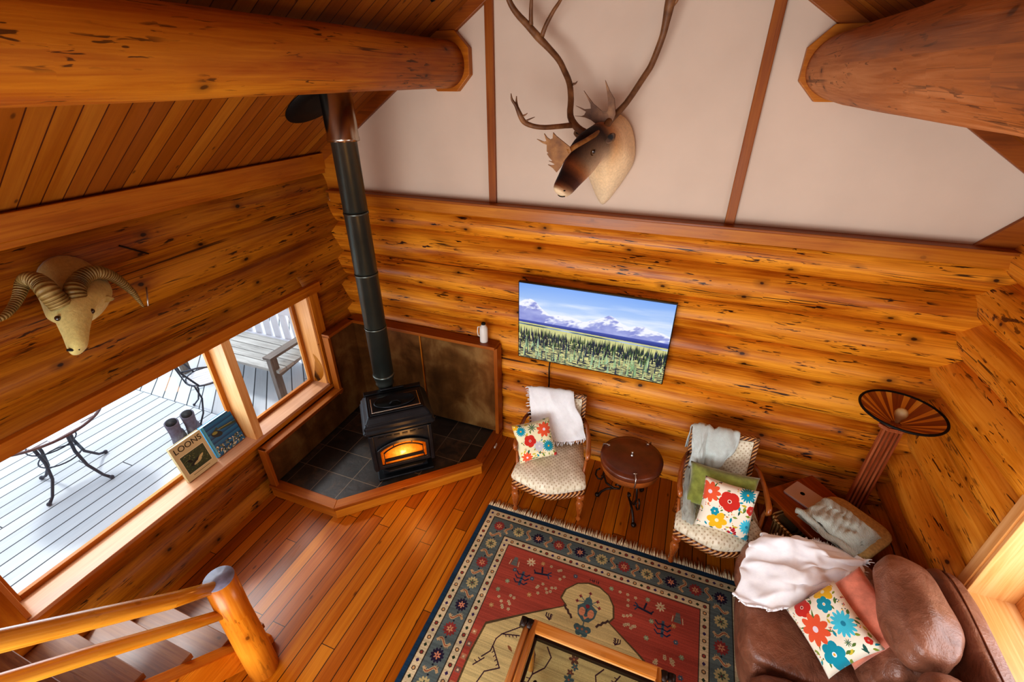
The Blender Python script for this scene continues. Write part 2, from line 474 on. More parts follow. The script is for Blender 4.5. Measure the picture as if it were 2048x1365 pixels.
M['outrim'] = plain('table_rim_brown', '6a4a48', .5, .5, .1, var=.1)
M['outslat'] = plain('white_slats', 'e6e2e6', .6, .3, 0, var=.03)
M['leather'] = None
def leather():
    t = NT('brown_leather'); ob = t.coord('Object')
    n1 = t.noise(ob, 2.2, 4, .6, .5); n2 = t.noise(ob, 9, 5, .65, 1.5); n3 = t.vor(ob, 120, dims='3D')
    f = t.math('ADD', t.math('MULTIPLY', n1, .6), t.math('MULTIPLY', n2, .4))
    t.base(t.ramp(f, [(.3, lin('5c3626')), (.52, lin('8c5c46')), (.74, lin('b58670'))]))
    cr = t.vor(t.scale(ob, (9, 3.5, 9)), 1, feature='DISTANCE_TO_EDGE', dims='3D')
    cr = t.maprange(cr, 0, .12)
    t.bump(t.math('ADD', t.math('ADD', n2, t.math('MULTIPLY', cr, .16)), t.math('MULTIPLY', n3, .12)), .5, .016)
    return t.fin(t.maprange(n1, .3, .7, .3, .48), .5, coat=.12, coat_rough=.3)
M['leather'] = leather()
M['leatherd'] = plain('drum_leather', '6e361c', .38, .5, 0, var=.25, vs=7, bump=.15, coat=.25)
M['drumside'] = plain('drum_side', '9a5420', .4, .5, 0, var=.3, vs=6, bump=.1, coat=.2)
M['nail']   = plain('nail_steel', 'b8b0a8', .3, .5, .9, var=.05)
M['silver'] = plain('laptop_silver', 'c8b4ae', .35, .5, .35, var=.02)
M['white']  = plain('enamel_white', 'dedad0', .35, .5, 0, var=.03)
M['green']  = plain('green_plush', '8c9448', .95, .1, 0, var=.16, vs=22, bump=.6, sheen=.5)
M['coral']  = plain('coral_plush', 'e08a70', .95, .1, 0, var=.16, vs=14, bump=.5, sheen=.5)
M['tan']    = plain('warm_lit_tan', 'c8aa70', .9, .1, 0, var=.12, vs=60, bump=.4)  # tan stands for warm light on the folded throw
M['fringe'] = plain('rug_fringe', 'e6d4b0', .95, .1, 0, var=.15, vs=60)
M['rubber'] = plain('boot_nubuck', '7c7784', .85, .2, 0, var=.15, vs=30, bump=.2)
M['sole']   = plain('boot_sole', '3a3438', .8, .2)
M['bulb']   = plain('frosted_bulb', 'd8c898', .3, .5)
M['eye']    = plain('glass_eye', '140c06', .08, .8, coat=1)
M['paper']  = plain('book_pages', 'd8d0bc', .9, .2)
M['graytop'] = plain('newel_end_grain', '8a8aa0', .5, .4, var=.15, vs=25, coat=.3)

def knit(name, hexc, scale=55, strength=.8, var=.08, shadow=None):
    t = NT(name); ob = t.coord('Object'); c = lin(hexc)
    w = t.n('ShaderNodeTexWave', wave_type='BANDS', bands_direction='DIAGONAL'); t.l(ob, w.inputs[0])
    w.inputs['Scale'].default_value = scale; w.inputs['Distortion'].default_value = 2.5; w.inputs['Detail'].default_value = 2
    n = t.noise(ob, 40, 4)
    f = t.math('ADD', t.math('MULTIPLY', w.outputs['Fac'], .5), t.math('MULTIPLY', n, .5))
    t.base(t.ramp(f, [(.25, tuple(x*(1-var*3) for x in c[:3])), (.7, c)]))
    t.bump(f, strength, .004)
    return t.fin(.95, .1, sheen=.3)
M['knitw'] = knit('white_knit', 'fafbfd', 45, 1.0, .05)
M['knits'] = knit('sage_knit', 'd0d8cc', 60, 1.0, .1)
M['knitg'] = knit('grey_green_knit', 'd2dad4', 50, .8, .1)
M['throww'] = plain('white_muslin', 'fafbff', .95, .1, 0, var=.03, vs=30, bump=.15, sheen=.2)

def upholstery(nm, rx):
    t = NT(nm); ob = t.scale(t.coord('Object'), (1, 1, 1), rot=(rx, 0, 0))
    v = t.vor(t.scale(ob, (40, 40, 40), rot=(0, 0, .78)), 1, rnd=0)
    n = t.noise(ob, 25, 3)
    base = t.ramp(n, [(.3, lin('d2c8ac')), (.7, lin('f0e8d2'))])
    t.base(t.mix(t.maprange(v, .27, .2), base, lin('c0ae92')))
    t.bump(t.noise(ob, 250, 2), .25, .002)
    return t.fin(.9, .15, sheen=.2)
M['uphol'] = upholstery('cream_dotted_seat', 0); M['upholb'] = upholstery('cream_dotted_back', PI/2)
def rope():
    t = NT('rope_carving'); uv = t.coord('UV')
    w = t.n('ShaderNodeTexWave', wave_type='BANDS', bands_direction='DIAGONAL'); t.l(t.scale(uv, (20, 20, 1)), w.inputs[0])
    w.inputs['Scale'].default_value = .9
    t.base(t.ramp(w.outputs['Fac'], [(.25, lin('4a2108')), (.5, lin('96562a')), (.8, lin('cf9a62'))]))
    t.bump(w.outputs['Fac'], 1.0, .006)
    return t.fin(.3, .5, coat=.4)
M['rope'] = rope()
def wicker():
    t = NT('wicker'); ob = t.coord('Object')
    w = t.n('ShaderNodeTexWave', wave_type='BANDS', bands_direction='Z'); t.l(ob, w.inputs[0]); w.inputs['Scale'].default_value = 30
    w2 = t.n('ShaderNodeTexWave', wave_type='BANDS', bands_direction='X'); t.l(ob, w2.inputs[0]); w2.inputs['Scale'].default_value = 12
    f = t.math('MULTIPLY', w.outputs['Fac'], w2.outputs['Fac'])
    t.base(t.ramp(f, [(.05, lin('6a4a20')), (.4, lin('d0ac6c')), (.9, lin('f0dcaa'))]))
    t.bump(f, .9, .006)
    return t.fin(.7, .2)
M['wicker'] = wicker()
def fire():
    t = NT('fire_glow'); uv = t.coord('UV')
    sp = t.n('ShaderNodeSeparateXYZ'); t.l(uv, sp.inputs[0])
    d = t.math('POWER', t.math('SUBTRACT', sp.outputs[0], .5), 2.0)
    e = t.math('POWER', t.math('SUBTRACT', sp.outputs[1], .42), 2.0)
    r = t.math('SQRT', t.math('ADD', t.math('MULTIPLY', d, 1.6), t.math('MULTIPLY', e, 1.1)))
    r = t.math('ADD', r, t.math('MULTIPLY', t.math('SUBTRACT', t.noise(t.scale(uv, (6, 3, 1)), 2, 5, .6, .8), .5), .3))
    c = t.ramp(r, [(.02, (1, .85, .35, 1)), (.12, (1, .42, .05, 1)), (.35, (.75, .18, .01, 1)), (.6, (.28, .045, 0, 1))])
    t.base((0, 0, 0, 1)); t.l(c, t.b.inputs['Emission Color']); t.b.inputs['Emission Strength'].default_value = 1.5
    return t.fin(.2, .5)
M['fire'] = fire()
def glass(name, tint=(.95, .98, 1, 1)):
    t = NT(name); t.t.nodes.remove(t.b)
    g = t.n('ShaderNodeBsdfGlossy'); g.inputs['Roughness'].default_value = .02
    tr = t.n('ShaderNodeBsdfTransparent'); tr.inputs[0].default_value = tint
    fr = t.n('ShaderNodeLayerWeight'); fr.inputs[0].default_value = .5
    mx = t.n('ShaderNodeMixShader'); t.l(t.math('ADD', t.math('MULTIPLY', t.math('POWER', fr.outputs['Facing'], 5.0), .5), .02), mx.inputs[0]); t.l(tr.outputs[0], mx.inputs[1]); t.l(g.outputs[0], mx.inputs[2])
    t.l(mx.outputs[0], t.out.inputs[0]); return t.m
M['glass'] = glass('window_glass'); M['tglass'] = glass('table_glass', (.9, .93, .92, 1))
def tinted(name, rough=.95, spec=.15, fur=60):
    t = NT(name); at = t.n('ShaderNodeVertexColor', layer_name='Tint')
    n = t.noise(t.coord('Object'), fur, 4, .7)
    c = t.mix(.35, at.outputs[0], t.mix(1.0, at.outputs[0], t.ramp(n, [(.3, (.35,.35,.35)), (.7, (1,1,1))]), 'MULTIPLY'))
    t.base(c); t.bump(n, .5, .006)
    return t.fin(rough, spec, sheen=.15)
M['fur'] = tinted('animal_fur')
def antler():
    t = NT('antler_bone'); n = t.noise(t.coord('Object'), 9, 5, .6)
    t.base(t.ramp(n, [(.3, lin('4a2c18')), (.55, lin('7d5534')), (.75, lin('a87c52'))])); t.bump(n, .3, .006)
    return t.fin(.5, .4)
M['antler'] = antler()
def antler2():
    t = NT('antler_palm'); n = t.noise(t.coord('Object'), 14, 5, .6)
    t.base(t.ramp(n, [(.3, lin('6e4218')), (.55, lin('96652e')), (.75, lin('b98a54'))])); t.bump(n, .3, .006)
    return t.fin(.5, .4)
M['antler2'] = antler2()
def horn():
    t = NT('ram_horn'); uv = t.coord('UV')
    w = t.n('ShaderNodeTexWave', wave_type='BANDS', bands_direction='X'); t.l(t.scale(uv, (1, 0, 1)), w.inputs[0]); w.inputs['Scale'].default_value = 22; w.inputs['Distortion'].default_value = 3
    n = t.noise(t.coord('Object'), 8, 4)
    t.base(t.ramp(t.math('ADD', t.math('MULTIPLY', w.outputs['Fac'], .14), t.math('MULTIPLY', n, .86)), [(.3, lin('5a4820')), (.5, lin('8c7440')), (.7, lin('b8a068'))]))
    t.bump(w.outputs['Fac'], .9, .006)
    return t.fin(.45, .4)
M['horn'] = horn()

# ------------------------------------------------------------------ the room
RX0, RX1 = -3.0, 1.75
YB = -5.2
def zl(x): return 4.63 + .67*x      # ceiling undersides
def zr(x): return 3.84 - .65*x
XR = (3.84 - 4.63) / (.67 + .65); ZR = zl(XR)

def log(mb, a, b, r, lump=.05, step=.16, seg=20, taper=0.0, wob=.008):
    a = Vector(a); b = Vector(b); n = max(2, int((b-a).length/step)); s = random.uniform(0, 99)
    pts = []; rr = []
    for i in range(n+1):
        t = i/n; p = a.lerp(b, t)
        p += Vector((noise.noise(Vector((t*3+s, 0, 0))), noise.noise(Vector((0, t*3+s, 0))), noise.noise(Vector((0, 0, t*3+s)))))*wob
        pts.append(p); rr.append(r*(1 + taper*(t-.5)) * (1 + .025*noise.noise(Vector((t*7, s, 0)))))
    n0 = len(mb.bm.verts); mb.tube(pts, rr, seg, lump=lump)
    mb.bm.verts.ensure_lookup_table(); return n0

# back wall of horizontal logs
mb = MB(); bz = [2.24, 2.03, 1.755, 1.495, 1.235, .98, .72, .46, .2, -.06]
for i in range(len(bz)-1):
    c = (bz[i]+bz[i+1])/2; h = (bz[i]-bz[i+1])/2; r = h + .010
    log(mb, (-3.35, r-.04, c), (2.2, r-.04, c), r, taper=.1*(-1)**i, seg=32)
mb.box((-.6, .25, 1.1), (5.6, .1, 2.5))
wall_back = struct(mb.done('wall_back', M['log']))
# right wall of logs with one window opening
WR = (-2.45, -1.10, .80, 1.85)
mb = MB(); rz_ = [2.40, 2.14, 1.88, 1.62, 1.355, 1.09, .83, .57, .31, .05, -.2]
for i in range(len(rz_)-1):
    c = (rz_[i]+rz_[i+1])/2; h = (rz_[i]-rz_[i+1])/2; r = h + .008; ax = RX1 + r - .05 + random.uniform(-.03, .03)
    spans = [(.42, YB)]
    if rz_[i+1] < WR[3] and rz_[i] > WR[2]: spans = [(.42, WR[1]+.02), (WR[0]-.02, YB)]
    for y0, y1 in spans:
        n0 = log(mb, (ax, y0, c), (ax, y1, c), r, lump=.2, seg=28, wob=.014, taper=random.uniform(-.06, .06))
        mb.bm.verts.ensure_lookup_table()
    if len(spans) == 2:
        lo = rz_[i+1] < WR[2] < rz_[i]; hi = rz_[i+1] < WR[3] < rz_[i]
        if lo or hi:
            n0 = log(mb, (ax, WR[1]+.02, c), (ax, WR[0]-.02, c), r, lump=.02)
            mb.bm.verts.ensure_lookup_table()
            for v in mb.bm.verts[n0:]:
                v.co.z = min(v.co.z, WR[2]-.02) if lo else max(v.co.z, WR[3]+.02)
wall_right = struct(mb.done('wall_right', M['logr']))
# left wall of logs with a window opening
WL = (-2.93, -.55, .58, 1.52)
mb = MB(); lz = [2.48, 2.2, 1.94, 1.68, 1.42, 1.16, .9, .64, .38, .12, -.14]
for i in range(len(lz)-1):
    c = (lz[i]+lz[i+1])/2; h = (lz[i]-lz[i+1])/2; r = h + .06; ax = RX0 - r + .02
    spans = [(.3, YB)]
    lo = lz[i+1] < WL[2] < lz[i]; hi = lz[i+1] < WL[3] < lz[i]
    if lz[i+1] < WL[3] and lz[i] > WL[2]: spans = [(.3, WL[1]), (WL[0], YB)]
    for y0, y1 in spans:
        log(mb, (ax, y0, c), (ax, y1, c), r, lump=.03, seg=28)
    if lo or hi:
        n0 = log(mb, (ax, WL[1]+.12, c), (ax, WL[0]-.12, c), r*.965, lump=.0)
        mb.bm.verts.ensure_lookup_table()
        for v in mb.bm.verts[n0:]:
            v.co.z = min(v.co.z, WL[2]-.015) if lo else max(v.co.z, WL[3]+.015)
for v in mb.bm.verts: v.co.x = max(v.co.x, -3.2 if WL[0]-.1 < v.co.y < WL[1]+.1 else -3.4)
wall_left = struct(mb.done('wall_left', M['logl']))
# white gable
mb = MB()
mb.prism([(RX0-.1, 2.2), (RX1+.4, 2.2), (RX1+.4, zr(RX1+.4)+.05), (XR, ZR+.05), (RX0-.1, zl(RX0-.1)+.05)], 0, .08,
         Matrix(((1,0,0,0),(0,0,1,.0),(0,1,0,0),(0,0,0,1))))
struct(mb.done('wall_gable', M['plaster']))
tn = [0]
def trim(fn, mat='trim', bevel=.004):
    tn[0] += 1; mb = MB(); fn(mb); return struct(mb.done('trim_%d' % tn[0], M[mat], bevel=bevel))
trim(lambda m: m.box((-.6, -.035, 2.265), (4.7, .07, .085)))
trim(lambda m: m.box((-.6, -.05, 2.318), (4.7, .1, .02)), 'trimd')
for bx in (-1.42, .255):
    trim(lambda m: m.box((bx, -.014, 3.1), (.058, .028, 1.6), grain=2), 'trimd')
def rake(m, x0, x1, f, side):
    w = .09
    m.prism([(x0, f(x0)-w), (x1, f(x1)-w), (x1, f(x1)+.03), (x0, f(x0)+.03)], 0, .035,
            Matrix(((1,0,0,0),(0,0,-1,0),(0,1,0,0),(0,0,0,1))))
trim(lambda m: rake(m, RX0, XR, zl, 0), 'trimd')
trim(lambda m: rake(m, XR, RX1+.1, zr, 0), 'trimd')
def diag(m):
    m.prism([(1.53, 2.325), (1.95, 2.325), (1.95, 2.8), (1.83, 2.66)], 0, .03, Matrix(((1,0,0,0),(0,0,-1,0),(0,1,0,0),(0,0,0,1))))
trim(diag, 'trimd')
# octagonal collars round the beam ends
def octa(cx, cz, h, ch):
    p = [(cx-h+ch, cz-h), (cx+h-ch, cz-h), (cx+h, cz-h+ch), (cx+h, cz+h-ch), (cx+h-ch, cz+h), (cx-h+ch, cz+h), (cx-h, cz+h-ch), (cx-h, cz-h+ch)]
    return p
for cx, cz in ((-1.735, 3.255), (.61, 3.215)):
    trim(lambda m: m.prism(octa(cx, cz, .178, .1), 0, .055, Matrix(((1,0,0,0),(0,0,-1,0),(0,1,0,0),(0,0,0,1)))), 'trim')
# ceiling slopes
def slope(name, xa, xb, f):
    mb = MB(); bm = mb.bm
    L = math.hypot(xb-xa, f(xb)-f(xa)); th = .05
    vs = [bm.verts.new((x, y, f(x)+dz)) for dz in (0, th) for x, y in ((xa, YB), (xb, YB), (xb, .1), (xa, .1))]
    for q in ((0,1,2,3), (7,6,5,4), (0,4,5,1), (1,5,6,2), (2,6,7,3), (3,7,4,0)):
        fc = bm.faces.new([vs[i] for i in q])
        for l in fc.loops:
            l[mb.uv].uv = ((l.vert.co.x-xa)/(xb-xa)*L, l.vert.co.y)
    return struct(mb.done(name, M['ceil']))
slope('ceiling', RX0-.3, XR, zl); slope('ceiling.001', XR, RX1+.4, zr)
trim(lambda m: m.prism([(-3.1, 2.3), (-2.72, 2.3), (-2.72, 2.80), (-3.1, 2.62)], 0, .03, Matrix(((1,0,0,0),(0,0,-1,0),(0,1,0,0),(0,0,0,1)))), 'trim')
mb = MB(); mb.prism([(RX0-.2, 2.25), (RX1+.3, 2.25), (RX1+.3, zr(RX1+.3)+.05), (XR, ZR+.05), (RX0-.2, zl(RX0-.2)+.05)], 5.2, 5.28, Matrix(((1,0,0,0),(0,0,-1,0),(0,1,0,0),(0,0,0,1))))
struct(mb.done('front_light_block', M['plaster']))  # unseen upper wall added behind the camera to block sky light from above
# fascia boards where the left wall meets the ceiling
trim(lambda m: m.box((-2.985, -2.6, 2.555), (.05, 5.2, .125)), 'trim')
trim(lambda m: m.box((-3.0, -2.6, 2.475), (.05, 5.2, .035)), 'trim')
# floor
mb = MB(); bm = mb.bm
vs = [bm.verts.new(p) for p in ((RX0-.2, YB, 0), (RX1+.2, YB, 0), (RX1+.2, .15, 0), (RX0-.2, .15, 0))]
vb = [bm.verts.new((v.co.x, v.co.y, -.06)) for v in vs]
for q in (vs, list(reversed(vb))) + tuple([vs[(i+1)%4], vs[i], vb[i], vb[(i+1)%4]] for i in range(4)):
    f = bm.faces.new(q)
    for l in f.loops: l[mb.uv].uv = (l.vert.co.y, l.vert.co.x + 5.02)
struct(mb.done('floor', M['floor']))
# log purlins
mb = MB(); log(mb, (-1.735, 0.0, 3.24), (-1.735, YB, 3.22), .146, lump=.04, taper=.04, seg=32)
tag(mb.done('log_beam', M['beam']), 'dark orange round log beam under the left ceiling slope above the stovepipe', 'beam')
mb = MB(); log(mb, (.61, 0.0, 3.20), (.61, YB, 3.2), .16, lump=.07, taper=.05, seg=40)
tag(mb.done('log_beam', M['beamr']), 'paler weathered round log beam under the right ceiling slope', 'beam')
mb = MB(); mb.lathe([(.0, 0), (.022, 0), (.022, .006), (0, .008)], frame_m((-1.6, -.4, zl(-1.6)), (1, 0, .67), (.67, 0, -1)), 14)
tag(mb.done('ceiling_plug', M['black']), 'small round black plug in the ceiling boards above the left log beam', 'fixture')

# ------------------------------------------------------------------ left window
def boxes(name, mat, lst, parent=None, bevel=.003, **k):
    mb = MB()
    for b in lst: mb.box(*b)
    return mb.done(name, M[mat], parent, bevel=bevel, **k)
win = bpy.data.objects.new('window_1', None); COL.objects.link(win); struct(win)
boxes('head_casing', 'trim', [((-2.975, -1.7, 1.56), (.05, 2.62, .085))], win)
boxes('jamb_lining', 'pine', [((-3.1, -.535, 1.05), (.24, .04, .98)), ((-3.1, -2.93, 1.05), (.24, .03, .98))], win)
boxes('head_lining', 'pine', [((-3.1, -1.74, 1.525), (.24, 2.4, .025))], win)
boxes('sill_board', 'sill', [((-3.06, -1.74, .585), (.2, 2.4, .03))], win)
boxes('sill_apron', 'trim', [((-2.975, -1.7, .555), (.035, 2.62, .04))], win)
boxes('side_casing', 'trim', [((-2.975, -.485, 1.06), (.03, .1, .96)), ((-2.975, -3.0, 1.06), (.05, .12, .98))], win)
boxes('mullion', 'pine', [((-3.07, -1.37, 1.05), (.2, .07, .94))], win)
def sash(y0, y1):
    z0, z1, x = .6, 1.515, -3.15; w = .035
    return [((x, y0+w/2, (z0+z1)/2), (.03, w, z1-z0)), ((x, y1-w/2, (z0+z1)/2), (.03, w, z1-z0)),
            ((x, (y0+y1)/2, z0+w/2), (.03, y1-y0-2*w, w)), ((x, (y0+y1)/2, z1-w/2), (.03, y1-y0-2*w, w))]
for y0, y1 in ((-1.335, -.56), (-2.915, -1.405)):
    s = boxes('sash', 'trim', sash(y0, y1), win)
    mb = MB(); mb.box((-3.155, (y0+y1)/2, 1.057), (.006, y1-y0-.05, .86)); mb.done('pane', M['glass'], s)
# ------------------------------------------------------------------ right window
win2 = bpy.data.objects.new('window_2', None); COL.objects.link(win2); struct(win2)
y0, y1, z0, z1 = WR[0], WR[1], WR[2], WR[3]
xc = 1.705
boxes('casing', 'pine', [((xc, y1+.03, (z0+z1)/2), (.03, .06, z1-z0)), ((xc, (y0+y1)/2, z0-.03), (.03, y1-y0+.12, .06)),
      ((xc, (y0+y1)/2, z1+.03), (.03, y1-y0+.12, .06)), ((xc, y0-.03, (z0+z1)/2), (.03, .06, z1-z0))], win2)
boxes('jamb_lining', 'pine', [((1.83, y1-.01, (z0+z1)/2), (.26, .02, z1-z0)), ((1.83, y0+.01, (z0+z1)/2), (.26, .02, z1-z0)),
      ((1.83, (y0+y1)/2, z1-.01), (.26, y1-y0, .02))], win2)
boxes('sill_board', 'pine', [((1.83, (y0+y1)/2, z0+.01), (.26, y1-y0, .02))], win2)
x = 1.92; w = .05
s = boxes('sash', 'pine', [((x, y1-.02-w/2, (z0+z1)/2), (.04, w, z1-z0-.04)), ((x, y0+.02+w/2, (z0+z1)/2), (.04, w, z1-z0-.04)),
      ((x, (y0+y1)/2, z0+.02+w/2), (.04, y1-y0-.04-2*w, w)), ((x, (y0+y1)/2, z1-.02-w/2), (.04, y1-y0-.04-2*w, w))], win2)
mb = MB(); mb.box((1.925, (y0+y1)/2, (z0+z1)/2), (.006, y1-y0-.12, z1-z0-.12)); mb.done('pane', M['glass'], s)

# ------------------------------------------------------------------ deck outside
mb = MB(); bm = mb.bm
def slab(mb, pts, z, uvf, th=.04):
    a = [mb.bm.verts.new((x, y, z)) for x, y in pts]; b = [mb.bm.verts.new((x, y, z-th)) for x, y in pts]
    n = len(pts)
    for q in [a, list(reversed(b))] + [[a[(i+1)%n], a[i], b[i], b[(i+1)%n]] for i in range(n)]:
        f = mb.bm.faces.new(q)
        for l in f.loops: l[mb.uv].uv = uvf(l.vert.co.x, l.vert.co.y)
slab(mb, [(-9, -6.5), (-3.36, -6.5), (-3.36, -.73), (-9, -.73)], -.1, lambda x, y: (y, x))
slab(mb, [(-9, -.72), (-3.36, -.72), (-3.36, 1.6), (-9, 1.6)], -.1, lambda x, y: ((x-y)*.707, (x+y)*.707))
struct(mb.done('floor.001', M['deck']))
r = thing('deck_railing', 'white railing of flat upright pickets at the deck edge behind the bench', 'railing', (-5, .42, -.1))
mb = MB()
mb.box((0, 0, .92), (5.4, .09, .05)); mb.box((0, .0, .3), (5.4, .05, .09)); mb.box((0, 0, .78), (5.4, .05, .09))
mb.done('rail', M['outslat'], r)
k = 0; xx = -2.6
while xx < 2.65:
    mb = MB(); mb.box((0, .04, .5), (.1, .02, 1.05), Matrix.Translation((xx, 0, 0)) @ Matrix.Rotation(math.radians(random.uniform(-2, 2)), 4, 'Y'), grain=2)
    mb.done('picket', M['outslat'], r); xx += .17
b = thing('deck_bench', 'weathered grey wooden bench with arms against the white deck railing', 'bench', (-4.85, .1, -.1))
mb = MB()
for i in range(5): mb.box((0, -.3 + i*.115, .40), (1.75, .105, .035))
mb.done('seat', M['oldwood'], b)
for sx in (-.8, .8):
    mb = MB(); mb.box((sx, -.34, .28), (.06, .09, .56), grain=2); mb.done('leg', M['oldpost'], b)
    mb = MB(); mb.bar((sx, .30, .62), (sx, .16, .0), .06, .09, (1,0,0)); mb.done('leg', M['oldpost'], b)
    mb = MB(); mb.box((sx, -.06, .585), (.11, .68, .03)); mb.bar((sx, -.32, .34), (sx, .3, .42), .05, .07, (1,0,0)); mb.done('armrest', M['oldpost'], b)
# round outdoor table
t = thing('patio_table', 'round slatted white patio table with curved grey iron legs on the deck', 'table', (-4.93, -1.9, -.1))
mb = MB(); R = .43
for i in range(-7, 8):
    x = i*.056; hl = math.sqrt(max(0, (R-.02)**2 - x*x)); mb.box((x, 0, .695), (.05, 2*hl, .012))
mb.done('tabletop', M['outslat'], t)
mb = MB(); mb.tube([(R*math.cos(a), R*math.sin(a), .69) for a in (2*PI*i/48 for i in range(48))], .012, 8, closed=True); mb.done('rim', M['outrim'], t)
for (fx, fy) in ((.12, -.25), (.28, .12), (-.1, .3), (-.27, -.1)):
    a = Vector((fx, fy, 0)); mb = MB()
    mb.tube([a*.62+Vector((0,0,.69)), a*.55+Vector((0,0,.5)), a*.5+Vector((0,0,.35)), a*.6+Vector((0,0,.18)), a*.9+Vector((0,0,.05)), a*1.08+Vector((0,0,.02))], [.013, .014, .014, .013, .012, .014], 8)
    mb.sph(a*1.1+Vector((0,0,.02)), .02, 8); mb.done('leg', M['outiron'], t)
mb = MB()
for rr, z in ((.15, .3), (.17, .46)): mb.tube([(rr*math.cos(a), rr*math.sin(a), z) for a in (2*PI*i/24 for i in range(24))], .006, 6, closed=True)
mb.done('leg_ring', M['outiron'], t)
# wire chairs outside
def wire_chair(loc, rz, label):
    c = thing('patio_chair', label, 'chair', loc, rz, None)
    mb = MB(); mb.tube([(.2*math.cos(a), .2*math.sin(a), .44) for a in (2*PI*i/24 for i in range(24))], .01, 8, closed=True); mb.done('seat_ring', M['outiron'], c)
    mb = MB()
    for i in range(-3, 4): x = i*.05; h = math.sqrt(.2**2-x*x); mb.box((x, 0, .44), (.044, 2*h, .006))
    mb.done('seat', M['outslat'], c)
    for sx in (-1, 1):
        for sy in (-1, 1):
            mb = MB(); mb.tube([(sx*.14, sy*.14, .44), (sx*.11, sy*.12, .25), (sx*.16, sy*.16, .1), (sx*.22, sy*.22, .012)], .009, 6); mb.sph((sx*.22, sy*.22, .015), .015, 6); mb.done('leg', M['outiron'], c)
    mb = MB(); mb.tube([(-.17, .1, .44), (-.2, .2, .65), (-.14, .25, .85), (0, .26, .92), (.14, .25, .85), (.2, .2, .65), (.17, .1, .44)], .01, 8)
    mb.tube([(-.07, .2, .46), (-.1, .24, .7), (0, .26, .9), (.1, .24, .7), (.07, .2, .46)], .007, 6)
    mb.done('backrest', M['outiron'], c)
    for sx in (-1, 1):
        mb = MB(); mb.tube([(sx*.19, .2, .66), (sx*.24, .05, .68), (sx*.25, -.12, .64), (sx*.22, -.16, .55), (sx*.18, -.08, .45)], .009, 6); mb.done('armrest', M['outiron'], c)
    return c
wire_chair((-4.62, -.62, -.1), 150, 'curly black wire patio chair behind the window mullion beside the bench')
wire_chair((-4.95, -2.86, -.1), 200, 'black wire patio chair at the left edge past the round patio table')
# boots
def boot(loc, rz):
    o = thing('hiking_boot', 'grey laced hiking boot of the pair standing on the deck behind the books', 'boot', loc, rz, 'pair of grey boots on the deck')
    mb = MB()
    secs = []
    for z, cy, ry, rx in ((.02, .03, .145, .05), (.06, .03, .14, .052), (.1, .0, .11, .048), (.13, -.04, .075, .044), (.17, -.055, .062, .043), (.22, -.06, .062, .046), (.26, -.06, .068, .05)):
        secs.append(((0, cy, z), (rx, 0, 0), (0, ry, 0), 0, (1,1,1), (1,1,1)))
    mb.loft(secs, 18); mb.done('upper', M['rubber'], o)
    mb = MB(); mb.loft([((0, .035, z), (.055, 0, 0), (0, .155, 0), 0, (1,1,1), (1,1,1)) for z in (0, .025)], 18); mb.done('sole', M['sole'], o)
    mb = MB(); mb.loft([((0, -.06, z), (.04, 0, 0), (0, .058, 0), 0, (1,1,1), (1,1,1)) for z in (.255, .264)], 14); mb.done('collar', M['black'], o)
    mb = MB()
    for i in range(5): z = .12 + i*.028; y = .03 - i*.012; mb.tube([(-.03, y-.015, z), (0, y+.012, z+.012), (.03, y-.015, z)], .004, 5)
    mb.done('laces', M['outslat'], o)
    o.scale = (1.25, 1.25, 1.25); return o
boot((-4.46, -1.20, -.1), 60); boot((-4.44, -1.05, -.1), 60)

# ------------------------------------------------------------------ hearth
h = thing('hearth', 'low wood edged corner hearth floored with dark slate tiles', 'hearth', (-2.2, -.7, 0))
off = Vector((2.2, .7))
def hp(pts): return [(x+off.x, y+off.y) for x, y in pts]
outer = [(-2.96, -.05), (-3.02, -1.44), (-2.27, -1.44), (-1.36, -.56), (-1.36, -.02)]
inner = [(-2.955, -.06), (-2.955, -1.37), (-2.30, -1.37), (-1.43, -.53), (-1.43, -.06)]
mb = MB(); mb.prism(hp(inner), .0, .125); mb.done('tile_floor', M['slate'], h)
def offs(pts, d):
    out = []
    P = [Vector((x+off.x, y+off.y)) for x, y in pts]
    for i, p in enumerate(P):
        n1 = n2 = None
        if i > 0: e = (p-P[i-1]).normalized(); n1 = Vector((e.y, -e.x))
        if i < len(P)-1: e = (P[i+1]-p).normalized(); n2 = Vector((e.y, -e.x))
        if n1 is None or n2 is None: out.append(p+(n1 or n2)*d)
        else: m = (n1+n2).normalized(); out.append(p+m*d/max(.3, m.dot(n1)))
    return out
path = [(-2.955, -1.44), (-2.27, -1.44), (-1.36, -.56), (-1.36, -.06)]
def boards(name, mat, d0, d1, z0, z1, bev):
    A_, B_ = offs(path, d0), offs(path, d1)
    for i in range(3):
        mb = MB(); q = [A_[i], B_[i], B_[i+1], A_[i+1]]
        d = (A_[i+1]-A_[i]).normalized(); Mx = Matrix(((d.x, -d.y, 0, 0), (d.y, d.x, 0, 0), (0, 0, 1, 0), (0, 0, 0, 1))); Mi = Mx.inverted()
        mb.prism([tuple((Mi @ Vector((v.x, v.y, 0)))[:2]) for v in q], z0, z1, Mx)
        mb.done(name, M[mat], h, bevel=bev)
boards('riser', 'trim', -.03, .0, .0, .1, .002)
boards('cap_trim', 'trimd', -.072, .014, .1, .135, .004)
for p in ((-1.352, -.25),):
    mb = MB(); mb.box((p[0]+off.x, p[1]+off.y, .075), (.015, .05, .03)); mb.done('air_inlet', M['white'], h, bevel=.003)

